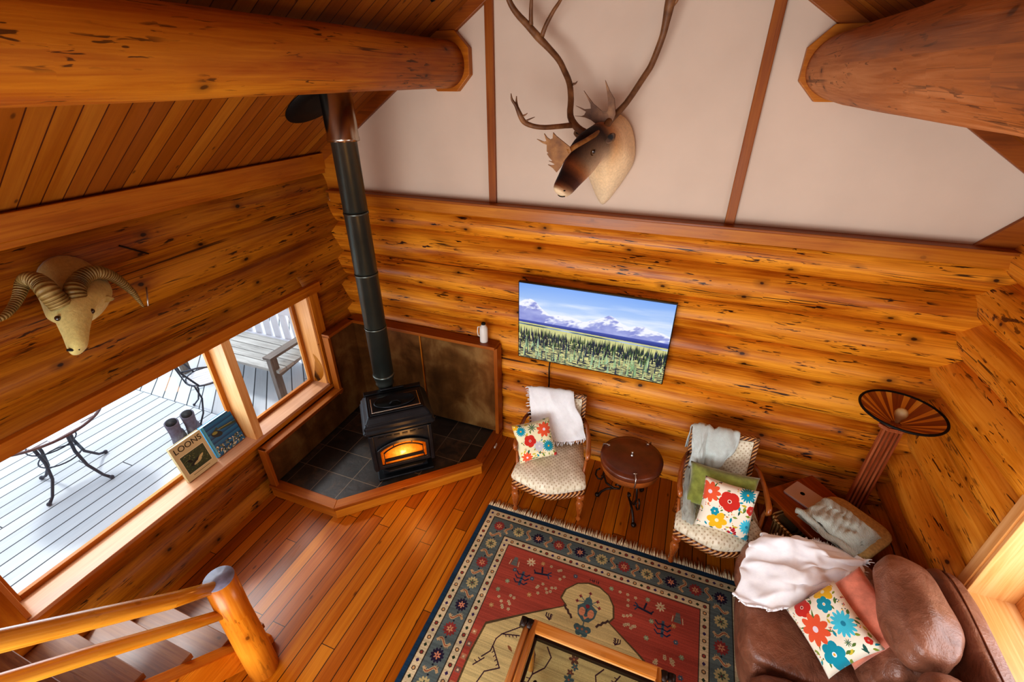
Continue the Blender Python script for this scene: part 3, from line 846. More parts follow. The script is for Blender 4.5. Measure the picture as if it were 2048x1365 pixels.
hs = thing('heat_shield', 'aged brown metal heat shield panels with wooden ledge behind the stove', 'panel', (-2.2, -.2, .13))
o2 = Vector((2.2, .2, -.13))
def hb(name, mat, lst, **k):
    mb = MB()
    for c, s in lst: mb.box(Vector(c)+o2, s)
    return mb.done(name, M[mat], hs, bevel=.003, **k)
hb('metal_panel', 'copper', [((-2.55, -.105, .62), (.78, .03, .96))])
hb('metal_panel', 'copper', [((-1.77, -.105, .62), (.76, .03, .96))])
hb('metal_panel', 'copper', [((-2.925, -.29, .62), (.03, .4, .96))])
hb('metal_panel', 'copper', [((-2.925, -.95, .32), (.03, .93, .37))])
hb('panel_seam', 'trim', [((-2.155, -.125, .62), (.012, .012, .96))])
hb('ledge', 'trimd', [((-2.15, -.1175, 1.115), (1.56, .125, .03))])
hb('ledge', 'trimd', [((-2.905, -.335, 1.115), (.085, .36, .03))])
for q in (((-1.375, -.1, .62), (.035, .1, .97)), ((-2.912, -.5, .79), (.07, .03, .64)), ((-2.912, -1.425, .33), (.07, .03, .4))): hb('end_trim', 'trimd', [q])
hb('sill_cap', 'trimd', [((-2.905, -.96, .515), (.09, .95, .03))])

# ------------------------------------------------------------------ stove
st = thing('wood_stove', 'black cast iron stove with arched glass door showing an orange fire', 'stove', (0, 0, 0))
A = Vector((-2.10, -1.115, 0)); B = Vector((-1.69, -.76, 0)); X = (B-A).normalized(); W = (B-A).length; N = Vector((X.y, -X.x, 0))
st.location = (A+B)/2 - N*.2 + Vector((0, 0, .125)); st.rotation_euler = (0, 0, math.atan2(X.y, X.x))
# local: x across, -y front, z up from hearth; front face at y=-.2
D = .41
def pm(y0, y1):  # prism profile in xz plane extruded along y
    return Matrix(((1,0,0,0),(0,0,1,0),(0,1,0,0),(0,0,0,1)))
mb = MB(); mb.box((0, .0, .36), (W-.02, D-.02, .4)); mb.done('firebox', M['iron'], st, bevel=.01)
mb = MB(); mb.box((0, .02, .085), (W-.14, D-.12, .17), taper=.9); mb.box((0, .0, .012), (W-.06, D-.06, .024)); mb.done('pedestal', M['iron'], st, bevel=.008)
mb = MB()
prof = [(0, .0), (.03, .0), (.034, .02), (.02, .035), (.02, .06), (-.005, .075), (-.02, .1)]
# stepped hood: stack of rounded rectangles
def rrect(w, d, r=.03, n=4):
    pts = []
    for cx, cy, a0 in ((w/2-r, d/2-r, 0), (-w/2+r, d/2-r, 90), (-w/2+r, -d/2+r, 180), (w/2-r, -d/2+r, 270)):
        for i in range(n+1):
            a = math.radians(a0 + 90*i/n); pts.append((cx+r*math.cos(a), cy+r*math.sin(a)))
    return pts
def stack(mb, levels, M_=None, r=.03):
    M_ = M_ or Matrix.Identity(4); rings = []
    for w, d, z in levels: rings.append([mb.bm.verts.new(M_ @ Vector((x, y, z))) for x, y in rrect(w, d, min(r, w/3, d/3))])
    n = len(rings[0])
    for a, b in zip(rings[:-1], rings[1:]):
        for i in range(n): 
            f = mb.bm.faces.new((a[i], a[(i+1)%n], b[(i+1)%n], b[i]))
            for l in f.loops: l[mb.uv].uv = (l.vert.co.x+l.vert.co.y, l.vert.co.z)
    f1 = mb.bm.faces.new(list(reversed(rings[0]))); f2 = mb.bm.faces.new(rings[-1])
    for f in (f1, f2):
        for l in f.loops: l[mb.uv].uv = (l.vert.co.x, l.vert.co.y)
stack(mb, [(W+.01, D+.01, .545), (W+.035, D+.035, .56), (W+.035, D+.035, .575), (W+.01, D+.01, .59), (W+.01, D+.01, .62), (W-.02, D-.02, .635), (W-.02, D-.02, .645), (W-.07, D-.07, .68), (W-.09, D-.09, .69)], r=.02)
mb.done('hood', M['iron'], st, smooth=False, bevel=.002)
mb = MB(); mb.box((.0, -.02, .694), (W-.12, D-.15, .012)); mb.done('top_plate', M['iron'], st, bevel=.003)
mb = MB(); mb.box((.0, -.03, .702), (W-.15, D-.21, .008)); ls_ = mb.done('lid_frame', M['chrome'], st, bevel=.003)
mb = MB(); mb.box((.0, -.03, .704), (W-.165, D-.225, .01)); mb.done('lid_recess', M['iron'], st, bevel=.002)
mb = MB(); mb.lathe([(0, 0), (1, 0), (1, .012), (.93, .014), (.9, .008), (0, .008)], Matrix.Translation((0, -.03, .709)) @ Matrix.Diagonal((.17, .085, 1, 1)), 36); mb.done('oval_lid', M['iron'], st)
mb = MB(); mb.tube([(-.045, -.07, .718), (-.02, -.055, .735), (.02, -.055, .735), (.045, -.07, .718)], .008, 8); mb.done('lid_handle', M['black'], st)
mb = MB(); mb.box((0, .17, .68), (W-.06, .05, .04)); mb.tube([(-.1, .16, .712), (.1, .16, .712)], .012, 8); mb.done('hinge', M['iron'], st, bevel=.004)
# face plate with arched door
mb = MB(); mb.box((0, -.2, .355), (W-.03, .03, .37)); mb.box((-.235, -.21, .355), (.03, .03, .38)); mb.box((.235, -.21, .355), (.03, .03, .38)); mb.done('face_plate', M['iron'], st, bevel=.005)
mb = MB()
for i in range(6): mb.box((-.16+.064*i, -.2165, .508), (.045, .006, .016))
mb.done('air_slots', M['black'], st)
def arch(w, z0, zs, zt, n=12):
    """closed outline: flat bottom, arched top"""
    pts = [(-w/2, z0), (w/2, z0)]
    for i in range(n+1):
        t = i/n; x = w/2 - w*t; pts.append((x, zs + (zt-zs)*math.sin(PI*t)**.8))
    return pts
PM = Matrix(((1,0,0,0),(0,0,-1,0),(0,1,0,0),(0,0,0,1)))
def ringprism(mb, a, b, y0, y1):
    n = len(a); v = []
    for pts, y in ((a, y0), (b, y0), (b, y1), (a, y1)): v.append([mb.bm.verts.new((x, y, z)) for x, z in pts])
    for r0, r1 in ((0,1),(1,2),(2,3),(3,0)):
        for i in range(n):
            j = (i+1) % n; f = mb.bm.faces.new((v[r0][i], v[r0][j], v[r1][j], v[r1][i]))
            for l in f.loops: l[mb.uv].uv = (l.vert.co.x, l.vert.co.z)
mb = MB(); ringprism(mb, arch(.42, .195, .395, .468), arch(.37, .225, .375, .437), -.238, -.21)
door = mb.done('door', M['iron'], st, bevel=.004)
a = arch(.38, .22, .38, .445); mb = MB(); o_ = mb
vs_ = [mb.bm.verts.new((x, -.219, z)) for x, z in a]; f = mb.bm.faces.new(vs_)
for l in f.loops: l[mb.uv].uv = ((l.vert.co.x+.19)/.38, (l.vert.co.z-.22)/.225)
mb.done('glowing_window', M['fire'], door)
mb = MB(); ringprism(mb, arch(.325, .26, .352, .41), arch(.313, .268, .347, .404), -.232, -.222)
for x, z0, z1 in ((-.075, .40, .43), (.075, .40, .43), (-.163, .225, .26), (.163, .225, .26)): mb.box((x, -.227, (z0+z1)/2), (.008, .01, z1-z0))
mb.box((0, -.226, .27), (.32, .01, .03))
mb.done('door_grille', M['black'], door)
mb = MB()
mb.prism([(-.2, 0), (.2, 0), (.14, .05), (-.14, .05)], 0, .014, Matrix(((1,0,0,0),(0,-1,0,-.2),(0,0,1,.155),(0,0,0,1)))); mb.done('ash_lip', M['iron'], st, bevel=.004)

# ------------------------------------------------------------------ stovepipe
px_, py_ = -2.215, -.64
sp_ = thing('stovepipe', 'tall black jointed stovepipe running from the stove up to the ceiling', 'pipe', (px_, py_, .82))
def pipe_part(name, mat, prof): mb = MB(); mb.lathe([(r, z-.82) for r, z in prof], None, 32); return mb.done(name, M[mat], sp_)
pipe_part('bottom_collar', 'pipe', [(.062, .815), (.064, .85), (.078, .86), (.066, .875), (.078, .89), (.07, .905), (.085, .915), (.085, .935), (.091, .94), (.091, .955), (.085, .96)])
zz = [.955, 1.42, 1.88, 2.34, 2.86]
for i in range(4):
    pipe_part('pipe_section', 'pipe', [(.085, zz[i]), (.085, zz[i+1]-.02), (.089, zz[i+1]-.018), (.089, zz[i+1]-.006), (.085, zz[i+1]-.004)])
pipe_part('chrome_sleeve', 'chrome', [(.085, 2.8), (.104, 2.8), (.104, 2.82), (.101, 2.825), (.101, 3.2), (.05, 3.2)])
mb = MB(); mb.lathe([(.1, -.01), (.235, -.008), (.235, 0), (.1, 0)], frame_m((-2.38-px_, -.62-py_, zl(-2.38)-.002-.82), (1, 0, .67), (-.67, 0, 1)), 40)
mb.done('ceiling_flange', M['black'], sp_)

# ------------------------------------------------------------------ television
tv = thing('television', 'flat screen television on the log wall showing snowy mountains over forest', 'television', (-.57, -.1, 1.395))
TW, TH = 1.22, .705
c = Canvas(1.73, 1.0, 620, '6fa8ee')
H_, W_ = c.h, c.w
yy = np.linspace(0, 1, H_)[:, None]; xx = np.linspace(0, 1, W_)[None, :]
def vn(x, y, s, oct=4, seed=0):
    """cheap smooth value noise on arrays"""
    rs = np.random.RandomState(seed); out = 0; amp = 1; tot = 0
    for o in range(oct):
        g = rs.rand(64, 64); X = (x*s*2**o) % 63; Y = (y*s*2**o) % 63
        X, Y = np.broadcast_arrays(X, Y); xi = X.astype(int); yi = Y.astype(int); fx = X-xi; fy = Y-yi
        fx = fx*fx*(3-2*fx); fy = fy*fy*(3-2*fy)
        out = out + amp*((g[yi, xi]*(1-fx)+g[yi, xi+1]*fx)*(1-fy)+(g[yi+1, xi]*(1-fx)+g[yi+1, xi+1]*fx)*fy)
        tot += amp; amp *= .5
    return out/tot
def lerp(a, b, t): return a*(1-t)+b*t
rgb = lambda h: c.c(h)[None, None, :]
sky = lerp(rgb('7aa8f0'), rgb('e8f0fc'), np.clip(yy/.48, 0, 1)[..., None]*np.ones((1, W_, 1)))
cl = np.clip(vn(xx*1.2+yy*1.0, yy*5, 3, 4, 3)*2.6-1.15, 0, 1)*np.clip(1-np.abs(yy-.3)/.25, 0, 1)
img = lerp(sky, rgb('f6f8ff'), cl[..., None])
ridge = .40 - .16*np.exp(-((xx-.06)/.1)**2) - .10*np.exp(-((xx-.62)/.08)**2) - .04*np.exp(-((xx-.85)/.08)**2) - .09*(vn(xx, xx*0, 9, 4, 5)-.5) - .04*(xx < 3)
mt = (yy > ridge) & (yy < .56)
sn = vn(xx+yy*.5, yy, 26, 3, 8) + (ridge+.09-yy)*4
mc = lerp(lerp(rgb('7c84cc'), rgb('b4bcec'), vn(xx, yy, 14, 3, 9)[..., None]), rgb('f2f4ff'), np.clip((sn-.5)*4, 0, 1)[..., None])
img = np.where(mt[..., None], mc, img)
img = np.where((yy > .475+0*xx)[..., None], lerp(rgb('4a5ab0'), rgb('2a3a86'), np.clip((yy-.475)/.05, 0, 1)[..., None]*np.ones((1, W_, 1))), img)
img = np.where((yy > .505+.03*xx)[..., None], lerp(rgb('c8cc96'), rgb('dcd68c'), vn(xx, yy*4, 12, 3, 11)[..., None]), img)
rv = (np.abs(yy-(.53+.03*xx)) < .008)
img = np.where(rv[..., None], lerp(rgb('33506a'), rgb('b8c8e0'), np.clip(vn(xx, yy, 9, 2, 4)*2-.6, 0, 1)[..., None]), img)
c.a[..., :3] = img
gnd = yy > .71
gm = lerp(rgb('2c3440'), rgb('e6e09a'), np.clip(vn(xx*2, yy*9, 22, 3, 13)*3.4-1.15, 0, 1)[..., None])
c.a[..., :3] = np.where((gnd+0*xx).astype(bool)[..., None], gm, c.a[..., :3])
rs = random.Random(4)
for k in range(620):
    x = rs.random()*1.73; yb = .66 + rs.random()**1.6*.14; hh = .05 + .07*rs.random(); ww = .006+.004*rs.random()
    col = rs.choice(['161e38', '1e2a34', '27364a', '39502e', '1a2030', '4a6238'])
    c.poly([(x-ww, yb), (x, yb-hh), (x+ww, yb)], col)
for k in range(150):
    x = rs.random()*1.73; yb = .80 + rs.random()*.2; hh = .05 + .13*rs.random(); ww = .006+.007*rs.random()
    col = rs.choice(['b4cc98', '90b080', '28304c', 'a8c4a0', 'c0d4a0', '506a58'])
    c.poly([(x-ww, yb), (x, yb-hh), (x+ww, yb)], col)
im = c.image('tv_landscape')
mb = MB(); mb.box((0, .018, 0), (TW, .03, TH)); body = mb.done('bezel', M['blackg'], tv, bevel=.003)
mb = MB(); vs_ = [mb.bm.verts.new(p) for p in ((-TW/2+.008, -.0005, -TH/2+.01), (TW/2-.008, -.0005, -TH/2+.01), (TW/2-.008, -.0005, TH/2-.008), (-TW/2+.008, -.0005, TH/2-.008))]
f = mb.bm.faces.new(vs_)
for l, uv in zip(f.loops, ((0,0),(1,0),(1,1),(0,1))): l[mb.uv].uv = uv
mb.done('screen', img_mat('tv_screen', im, .3, .4, emit=.85), tv)
mb = MB(); mb.box((0, .042, 0), (.4, .018, .3)); mb.done('wall_bracket', M['black'], tv)
mb = MB(); mb.tube([(-.9, -.045, 1.06), (-.905, -.06, .95), (-.9, -.055, .8), (-.905, -.06, .6), (-.9, -.055, .3), (-.9, -.05, .02)], .006, 6)
tag(mb.done('power_cable', M['black']), 'thin black cable hanging down the log wall below the television', 'cable')

# ------------------------------------------------------------------ white jug on the ledge
j = thing('water_flask', 'small white enamel flask with dark cap on the wooden ledge', 'flask', (-1.5, -.105, 1.13))
mb = MB(); mb.lathe([(.034, 0), (.036, .01), (.036, .13), (.03, .15), (.018, .165), (.016, .172)], None, 22); mb.done('body', M['white'], j)
mb = MB(); mb.lathe([(.018, .17), (.019, .185), (.012, .19)], None, 16); mb.done('cap', M['black'], j)
mb = MB(); mb.tube([(-.034, 0, .14), (-.055, 0, .135), (-.06, 0, .09), (-.055, 0, .05), (-.035, 0, .045)], .005, 8); mb.done('handle', M['white'], j)

# ------------------------------------------------------------------ books in the window
def text(name, s, size, mat, M_, parent, ext=.0006, bold=0.0):
    cu = bpy.data.curves.new(name, 'FONT'); cu.body = s; cu.size = size; cu.align_x = 'CENTER'; cu.align_y = 'CENTER'; cu.extrude = ext; cu.offset = bold
    o = bpy.data.objects.new(name, cu); COL.objects.link(o); bpy.context.view_layer.update()
    dg = bpy.context.evaluated_depsgraph_get(); me = bpy.data.meshes.new_from_object(o.evaluated_get(dg))
    bpy.data.objects.remove(o); me.transform(M_); me.name = name
    n = bpy.data.objects.new(name, me); COL.objects.link(n); me.materials.clear(); me.materials.append(mat); n.parent = parent; return n
def book(loc, rz, w, h, th, lean, cover, label, name='book'):
    """stands on its lower edge, leaning back towards local +y"""
    o = thing(name, label, 'book', loc, rz)
    L = Matrix.Rotation(math.radians(-lean), 4, 'X')
    mb = MB(); mb.box((0, 0, h/2), (w-.008, th-.006, h-.008), L); mb.done('pages', M['paper'], o)
    mb = MB()
    for y in (-th/2, th/2): mb.box((0, y, h/2), (w, .003, h), L)
    mb.box((-w/2, 0, h/2), (.003, th, h), L)
    mb.done('cover', plain('book_cover_'+cover[0], cover[1], .5, .4, var=.05), o)
    mb = MB(); q = [L @ Vector(p) for p in ((-w/2+.001, -th/2-.0025, .001), (w/2-.001, -th/2-.0025, .001), (w/2-.001, -th/2-.0025, h-.001), (-w/2+.001, -th/2-.0025, h-.001))]
    f = mb.bm.faces.new([mb.bm.verts.new(p) for p in q])
    for l, uv in zip(f.loops, ((0,0),(1,0),(1,1),(0,1))): l[mb.uv].uv = uv
    mb.done('front_print', img_mat('print_'+cover[0], cover[2], .35, .4), o)
    return o, L
c = Canvas(.235, .30, 1500, 'cdbd92')
c.poly([(.022, .095), (.213, .095), (.213, .255), (.022, .255)], 'e0d4b0')
c.poly([(.027, .1), (.208, .1), (.208, .25), (.027, .25)], '3c4a36')
rs = random.Random(5)
for k in range(160): x = .03+rs.random()*.17; y = .105+rs.random()*.14; c.ell(x, y, .002+.008*rs.random(), .0015, rs.choice(['56663f', '2a3830', '6f7a4a', '31443c', '8a8a58']), rs.random()*3)
c.ell(.115, .19, .05, .018, '25282a', -.25); c.ell(.075, .165, .02, .01, '1c1e20', .9); c.ell(.12, .2, .035, .01, 'b8ac80', -.2); c.line([(.06, .155), (.035, .16)], .004, '1a1a1a'); c.ell(.15, .18, .03, .01, 'c8b884', -.5)
c.line([(.05, .272), (.18, .272)], .004, '6a5f40')
bk, L = book((-3.065, -1.81, .602), 90, .235, .30, .03, 12, ('tan', 'c8b888', c.image('loons_cover')), 'tan hardcover book titled LOONS leaning in the window')
text('title', 'LOONS', .062, plain('title_ink', '3a3224', .6, .3, var=0), L @ Matrix.Translation((0, -.0185, .255)) @ Matrix.Rotation(PI/2, 4, 'X'), bk)
c = Canvas(.25, .28, 1500, '1b5a86')
for y in range(0, 28): c.poly([(0, y*.01), (.25, y*.01), (.25, y*.01+.01), (0, y*.01+.01)], ['1a4a70', '1e5c88', '1d6a9a', '2a6f96'][(y*7 % 4)])
c.poly([(.04, .09), (.1, .06), (.12, .1), (.25, .12), (.25, .1), (.12, .075)], '3a4a40')
c.ell(.08, .11, .045, .025, '22303a', .5); c.ell(.07, .095, .022, .012, '8a8a4a', .2); c.line([(.1, .085), (.22, .095)], .006, '8c8a56')
for k in range(130): x = rs.random()*.25; y = .2+rs.random()*.08; c.ell(x, y, .004+.008*rs.random(), .004, rs.choice(['c8c4a0', '2c3c38', '6a7458', 'e0dcc0', '1e2c30', '8a9070']), rs.random()*3)
c.poly([(0, 0), (.018, 0), (.018, .28), (0, .28)], '58b8dc')
book((-3.09, -1.545, .602), 90, .25, .28, .035, 14, ('blue', '4aa0cc', c.image('blue_cover')), 'blue hardcover book with a bird picture leaning beside the mullion')

# ------------------------------------------------------------------ stairs
stt = thing('staircase', 'steep open wooden staircase with log handrails rising at lower left', 'stairs', (-2.4, -2.5, 0))
so = Vector((2.4, 2.5, 0))
def ny(k): return -2.34 - .186*k
def nz(k): return .10 + .176*k
for k in range(0, 9):
    mb = MB(); mb.box(Vector((-2.42, ny(k)-.11, nz(k)-.02))+so, (.64, .235, .04), grain=0); mb.done('tread', M['tread'], stt, bevel=.004)
for k in range(0, 9):
    mb = MB(); mb.box(Vector((-2.42, ny(k)-.2, nz(k)+.07))+so, (.62, .02, .14), grain=0); mb.done('riser', M['tread'], stt)
for x, w in ((-2.06, .09), (-2.78, .06)):
    mb = MB()
    pts = [(-2.40, 0), (-2.27, 0), (-2.27, .03), (-2.27-.186*9, .03+.176*9), (-2.4-.186*9, .03+.176*9-.25)]
    mb.prism([(y+2.5, z) for y, z in [(-2.5, .0), (-2.36, .0), (-2.36, .07), (-2.36-.186*9, .07+.176*9), (-2.36-.186*9, -.2+.176*9)]], -w/2, w/2, Matrix(((0,0,1,x+2.4),(1,0,0,0),(0,1,0,0),(0,0,0,1))))
    mb.done('stringer', M['post'], stt, bevel=.006)
mb = MB(); mb.tube([Vector(p)+so for p in ((-1.96, -2.5, 0), (-1.962, -2.498, .3), (-1.957, -2.5, .6), (-1.953, -2.497, .895))], [.085, .083, .078, .074], 24, lump=.04)
nw = mb.done('newel_post', M['post'], stt)
mb = MB(); mb.lathe([(.074, 0), (.074, .004), (.0, .005)], Matrix.Translation(Vector((-1.953, -2.497, .893))+so), 24); mb.done('cut_top', M['graytop'], nw)
mb = MB(); mb.tube([Vector(p)+so for p in ((-1.955, -2.50, .84), (-1.955, -2.7, 1.02), (-1.955, -2.95, 1.28), (-1.955, -3.25, 1.59), (-1.955, -3.7, 2.03))], [.03, .038, .04, .04, .04], 16, lump=.03); mb.done('handrail', M['rail'], stt)
mb = MB(); mb.tube([Vector(p)+so for p in ((-1.955, -2.52, .63), (-1.955, -2.75, .86), (-1.955, -3.0, 1.12), (-1.955, -3.35, 1.47), (-1.955, -3.8, 1.9))], [.026, .031, .033, .033, .033], 16, lump=.03); mb.done('lower_rail', M['rail'], stt)

# ------------------------------------------------------------------ rug
def rug_image():
    Wd, Ld = 2.0, 2.9
    c = Canvas(Wd, Ld, 560, '1c3850')
    CR, GR, RD, GD, NV, PK = 'c8b894', '5c6866', 'a04a3a', 'c6b47e', '22223c', 'c98a66'
    def inset(a, col): c.poly([(a, a), (Wd-a, a), (Wd-a, Ld-a), (a, Ld-a)], col)
    inset(.032, '30281f'); inset(.04, CR); inset(.092, '3a342c'); inset(.1, GR); inset(.236, '3a342c'); inset(.242, CR); inset(.296, '3a342c'); inset(.302, RD)
    # cream guard strips: alternating motifs
    def strip(a, step=.047):
        n = int((Wd-2*a)/step); st = (Wd-2*a)/n
        m = int((Ld-2*a)/step); sm = (Ld-2*a)/m
        pts = [(a+st*i, a, 0) for i in range(n+1)] + [(a+st*i, Ld-a, 0) for i in range(n+1)] + [(a, a+sm*i, 1) for i in range(1, m)] + [(Wd-a, a+sm*i, 1) for i in range(1, m)]
        for i, (x, y, v) in enumerate(pts):
            col = ['3a2a52', '7c4030', '2c3826', '8a6a30'][i % 4]
            if i % 2: c.poly([(x-.012, y-.008), (x, y-.014), (x+.012, y-.008), (x+.012, y+.008), (x, y+.014), (x-.012, y+.008)], '4c3c2c'); c.ell(x, y, .008, .008, 'c8a070' if i % 4 == 1 else '8c3c34')
            else: c.ell(x, y, .012, .008, col, PI/2*v, 6); c.ell(x, y, .005, .012, col, PI/2*v, 6)
    strip(.066); strip(.27)
    # main border flowers and curling leaves
    def ring_pos():
        out = []; a = .168; nx = 10; x0 = a
        for i in range(nx+1): out.append((x0+(Wd-2*a)*i/nx, a, 0)); 
        for i in range(1, 15): out.append((Wd-a, a+(Ld-2*a)*i/15, PI/2))
        for i in range(nx+1): out.append((Wd-a-(Wd-2*a)*i/nx, Ld-a, PI))
        for i in range(1, 15): out.append((a, Ld-a-(Ld-2*a)*i/15, 3*PI/2))
        return out
    cols = [('8c3834', 'c08a66'), ('b6a878', '54604c'), ('2a2038', 'c88a6a'), ('8c3834', 'c0906a'), ('2a2038', 'c88a6a'), ('b6a878', '5a6450')]
    pos = ring_pos()
    for i, (x, y, d) in enumerate(pos):
        a, b = cols[i % 6]
        c.flower(x, y, .044, a, b, 12, .2, 0); c.ell(x, y, .03, .03, a); c.flower(x, y, .024, b, '6a2430', 6, .22, .3)
        if i < len(pos):
            x2, y2, _ = pos[(i+1) % len(pos)]
            mx, my = (x+x2)/2, (y+y2)/2; dx, dy = (x2-x), (y2-y); L = math.hypot(dx, dy) or 1; dx /= L; dy /= L; nx_, ny_ = -dy, dx
            s = 1 if i % 2 else -1; P = []
            for t in range(9):
                u = t/8-.5; P.append((mx+nx_*u*.09+dx*s*.018*math.sin(u*6.3), my+ny_*u*.09+dy*s*.018*math.sin(u*6.3)))
            c.line(P, .017, 'b49a72')
            for q in P[1:-1]: c.line([q, (q[0]+dx*s*.016+nx_*.006, q[1]+dy*s*.016+ny_*.006)], .005, 'b49a72')
            c.line(P[1:-1], .005, '8a4430')
            c.ell(mx+dx*.03, my+dy*.03, .006, .006, '20202c'); c.ell(mx-dx*.03, my-dy*.03, .006, .006, '20202c')
    # gold field with lobed heads, mirrored
    def gold(pts, col):
        for fy in (0, 1):
            c.poly([(x, y if not fy else Ld-y) for x, y in pts], col)
    cx = .98
    def outline(g):
        return [(cx-.13-g, .60), (cx-.18-g, .56), (cx-.165-g, .49), (cx-.10-g*.5, .42-g*.5), (cx-.03, .395-g), (cx+.05, .395-g), (cx+.12+g*.5, .43-g*.5), (cx+.16+g, .49), (cx+.175+g, .57), (cx+.15+g, .61),
                (cx+.36+g, .74-g*.5), (cx+.62+g, .93-g), (cx+.64+g, 1.1), (cx+.64+g, Ld/2), (cx-.62-g, Ld/2), (cx-.62-g, 1.1), (cx-.6-g, .91-g), (cx-.38-g, .76-g*.5)]
    gold(outline(.012), '5a4a30'); gold(outline(0), GD)
    # zigzag edge ticks
    # serrated diagonal ticks under the lobe
    for s in (-1, 1):
        for fy in (0, 1):
            P = [(cx+s*.15, .60), (cx+s*.135, .62), (cx+s*.12, .625), (cx+s*.11, .645), (cx+s*.095, .65), (cx+s*.085, .668)]
            c.line([(x, y if not fy else Ld-y) for x, y in P], .014, '4c3a34')
    def at(x, y):  # four-fold placements
        return [(x, y, 1, 1), (2*cx-x, y, -1, 1), (x, Ld-y, 1, -1), (2*cx-x, Ld-y, -1, -1)]
    TL = '4c6466'
    def vase(y0, fy):
        Y = lambda y: y if fy > 0 else Ld-y
        c.poly([(cx-.065, Y(.57)), (cx-.05, Y(.63)), (cx-.01, Y(.665)), (cx+.03, Y(.66)), (cx+.062, Y(.62)), (cx+.07, Y(.565)), (cx+.03, Y(.54)), (cx+.02, Y(.50)), (cx, Y(.485)), (cx-.02, Y(.50)), (cx-.03, Y(.54))], TL)
        c.ell(cx-.028, Y(.60), .022, .03, PK); c.ell(cx+.032, Y(.60), .022, .03, PK); c.poly([(cx-.03, Y(.61)), (cx, Y(.63)), (cx+.035, Y(.61)), (cx, Y(.65))], PK)
        c.ell(cx+.002, Y(.555), .014, .014, '7c2c34'); c.line([(cx, Y(.57)), (cx, Y(.61))], .004, '2a2a3a')
        for dx, yy_ in ((0, .46), (-.06, .50), (.06, .50), (-.075, .54), (.078, .54)):
            c.line([(cx+dx*.3, Y(.53)), (cx+dx, Y(yy_))], .005, TL); c.flower(cx+dx, Y(yy_), .012, '7c2c34', '2a2a3a', 4, .35)
        c.line([(cx, Y(.66)), (cx, Y(.69))], .008, TL)
        for dx, dy, r in ((0, .72, .03), (-.035, .71, .022), (.035, .71, .022), (-.02, .74, .02), (.02, .74, .02)): c.ell(cx+dx, Y(dy), r, r, TL)
        for dx, dy in ((-.03, .72), (.0, .715), (.03, .72)): c.ell(cx+dx, Y(dy), .008, .008, 'a06a4a')
        for k in range(9):
            yv = .79+k*.04; c.flower(cx+.012*math.sin(k*2), Y(yv), .022 if k % 3 else .032, '6a4a3c' if k % 2 else TL, 'b06a4a', 5, .3, k)
    vase(0, 1); vase(0, -1)
    dk = '3c2430'
    def comb(x, y, sx, sy, n=3, s=.022, rot=0):
        for i in range(n):
            c.line([(x+sx*(i-n/2)*s*.7, y-sy*s), (x+sx*(i-n/2)*s*.7, y), (x+sx*s*.3, y+sy*s*.9)], .006, dk)
            c.line([(x+sx*(s*.8), y-sy*s*.9+sy*i*s*.6), (x+sx*s*.2, y-sy*s*.4+sy*i*s*.6)], .006, dk)
    for x, y, sx, sy in at(.755, .715): comb(x, y, sx, sy)
    def branch(P, tick=.016, side=1):
        c.line(P, .007, dk)
        for (ax, ay), (bx, by) in zip(P[:-1], P[1:]):
            L = math.hypot(bx-ax, by-ay); n = int(L/.022); dx, dy = (bx-ax)/L, (by-ay)/L
            for i in range(1, n):
                q = (ax+dx*L*i/n, ay+dy*L*i/n); c.line([q, (q[0]-dy*tick*side+dx*.006, q[1]+dx*tick*side+dy*.006)], .005, dk)
    for x, y, sx, sy in at(0, 0)[:2] + at(0, 0)[2:]:
        f = lambda X, Yy: (cx+sx*(X-cx), Yy if sy > 0 else Ld-Yy)
        branch([f(.60, .845), f(.50, .93), f(.475, .97)], 0.0001)
        branch([f(.50, .93), f(.61, .90)], .014)
        branch([f(.475, .97), f(.47, 1.05), f(.43, 1.1)], .0001)
        branch([f(.475, 1.02), f(.56, 1.12)], .016)
        branch([f(.56, 1.12), f(.48, 1.17), f(.45, 1.28)], .0001)
        branch([f(.45, 1.1), f(.40, 1.16)], .02)
        branch([f(.70, .90), f(.74, .97), f(.76, 1.08)], .018)
        branch([f(.76, 1.08), f(.82, 1.02), f(.84, .95), f(.80, .90)], .0001)
        branch([f(.76, 1.08), f(.74, 1.16), f(.64, 1.2)], .02)
        branch([f(.82, 1.13), f(.86, 1.1)], .02)
        branch([f(.55, 1.3), f(.66, 1.38)], .02); branch([f(.85, 1.2), f(.9, 1.36)], .018)
        c.leaf(*f(.56, .98), .05, '8a5a3a', .6)
    # red field animals, flowers
    for x, y, sx, sy in at(.487, .525):
        c.line([(x, y-.05), (x, y+.05)], .018, '4a5a66')
        for k in (-1, 0, 1):
            for s in (-1, 1): c.line([(x, y+k*.032), (x+s*.03, y+k*.032+sy*.008), (x+s*.05, y+k*.032-sy*.012)], .008, '26304c')
        for k in (-1, 0, 1): c.ell(x, y+k*.028, .005, .006, '1c2238')
    for x, y, sx, sy in at(.625, .43):
        c.line([(x-sx*.06, y+.02), (x+sx*.03, y+.005)], .014, '26283c'); c.line([(x-sx*.01, y), (x-sx*.02, y-sy*.04)], .012, '26283c')
        for a in (-.7, .1, .9): c.line([(x+sx*.03, y), (x+sx*(.03+.03*math.cos(a)), y+.035*math.sin(a))], .008, '30405a')
        c.line([(x-sx*.055, y+.02), (x-sx*.07, y+.0)], .008, '26283c')
    for x, y, sx, sy in at(.513, .38): c.flower(x, y, .034, CR, 'b06a4a', 8, .18)
    for x, y, sx, sy in at(.398, .42):
        c.poly([(x-.012, y-.04), (x+.012, y-.04), (x+.025, y+.03), (x-.025, y+.03)], '6a6c66'); c.line([(x-.03, y-.01), (x-.035, y+.03)], .006, CR); c.line([(x+.03, y-.01), (x+.035, y+.03)], .006, CR)
    rr = random.Random(9)
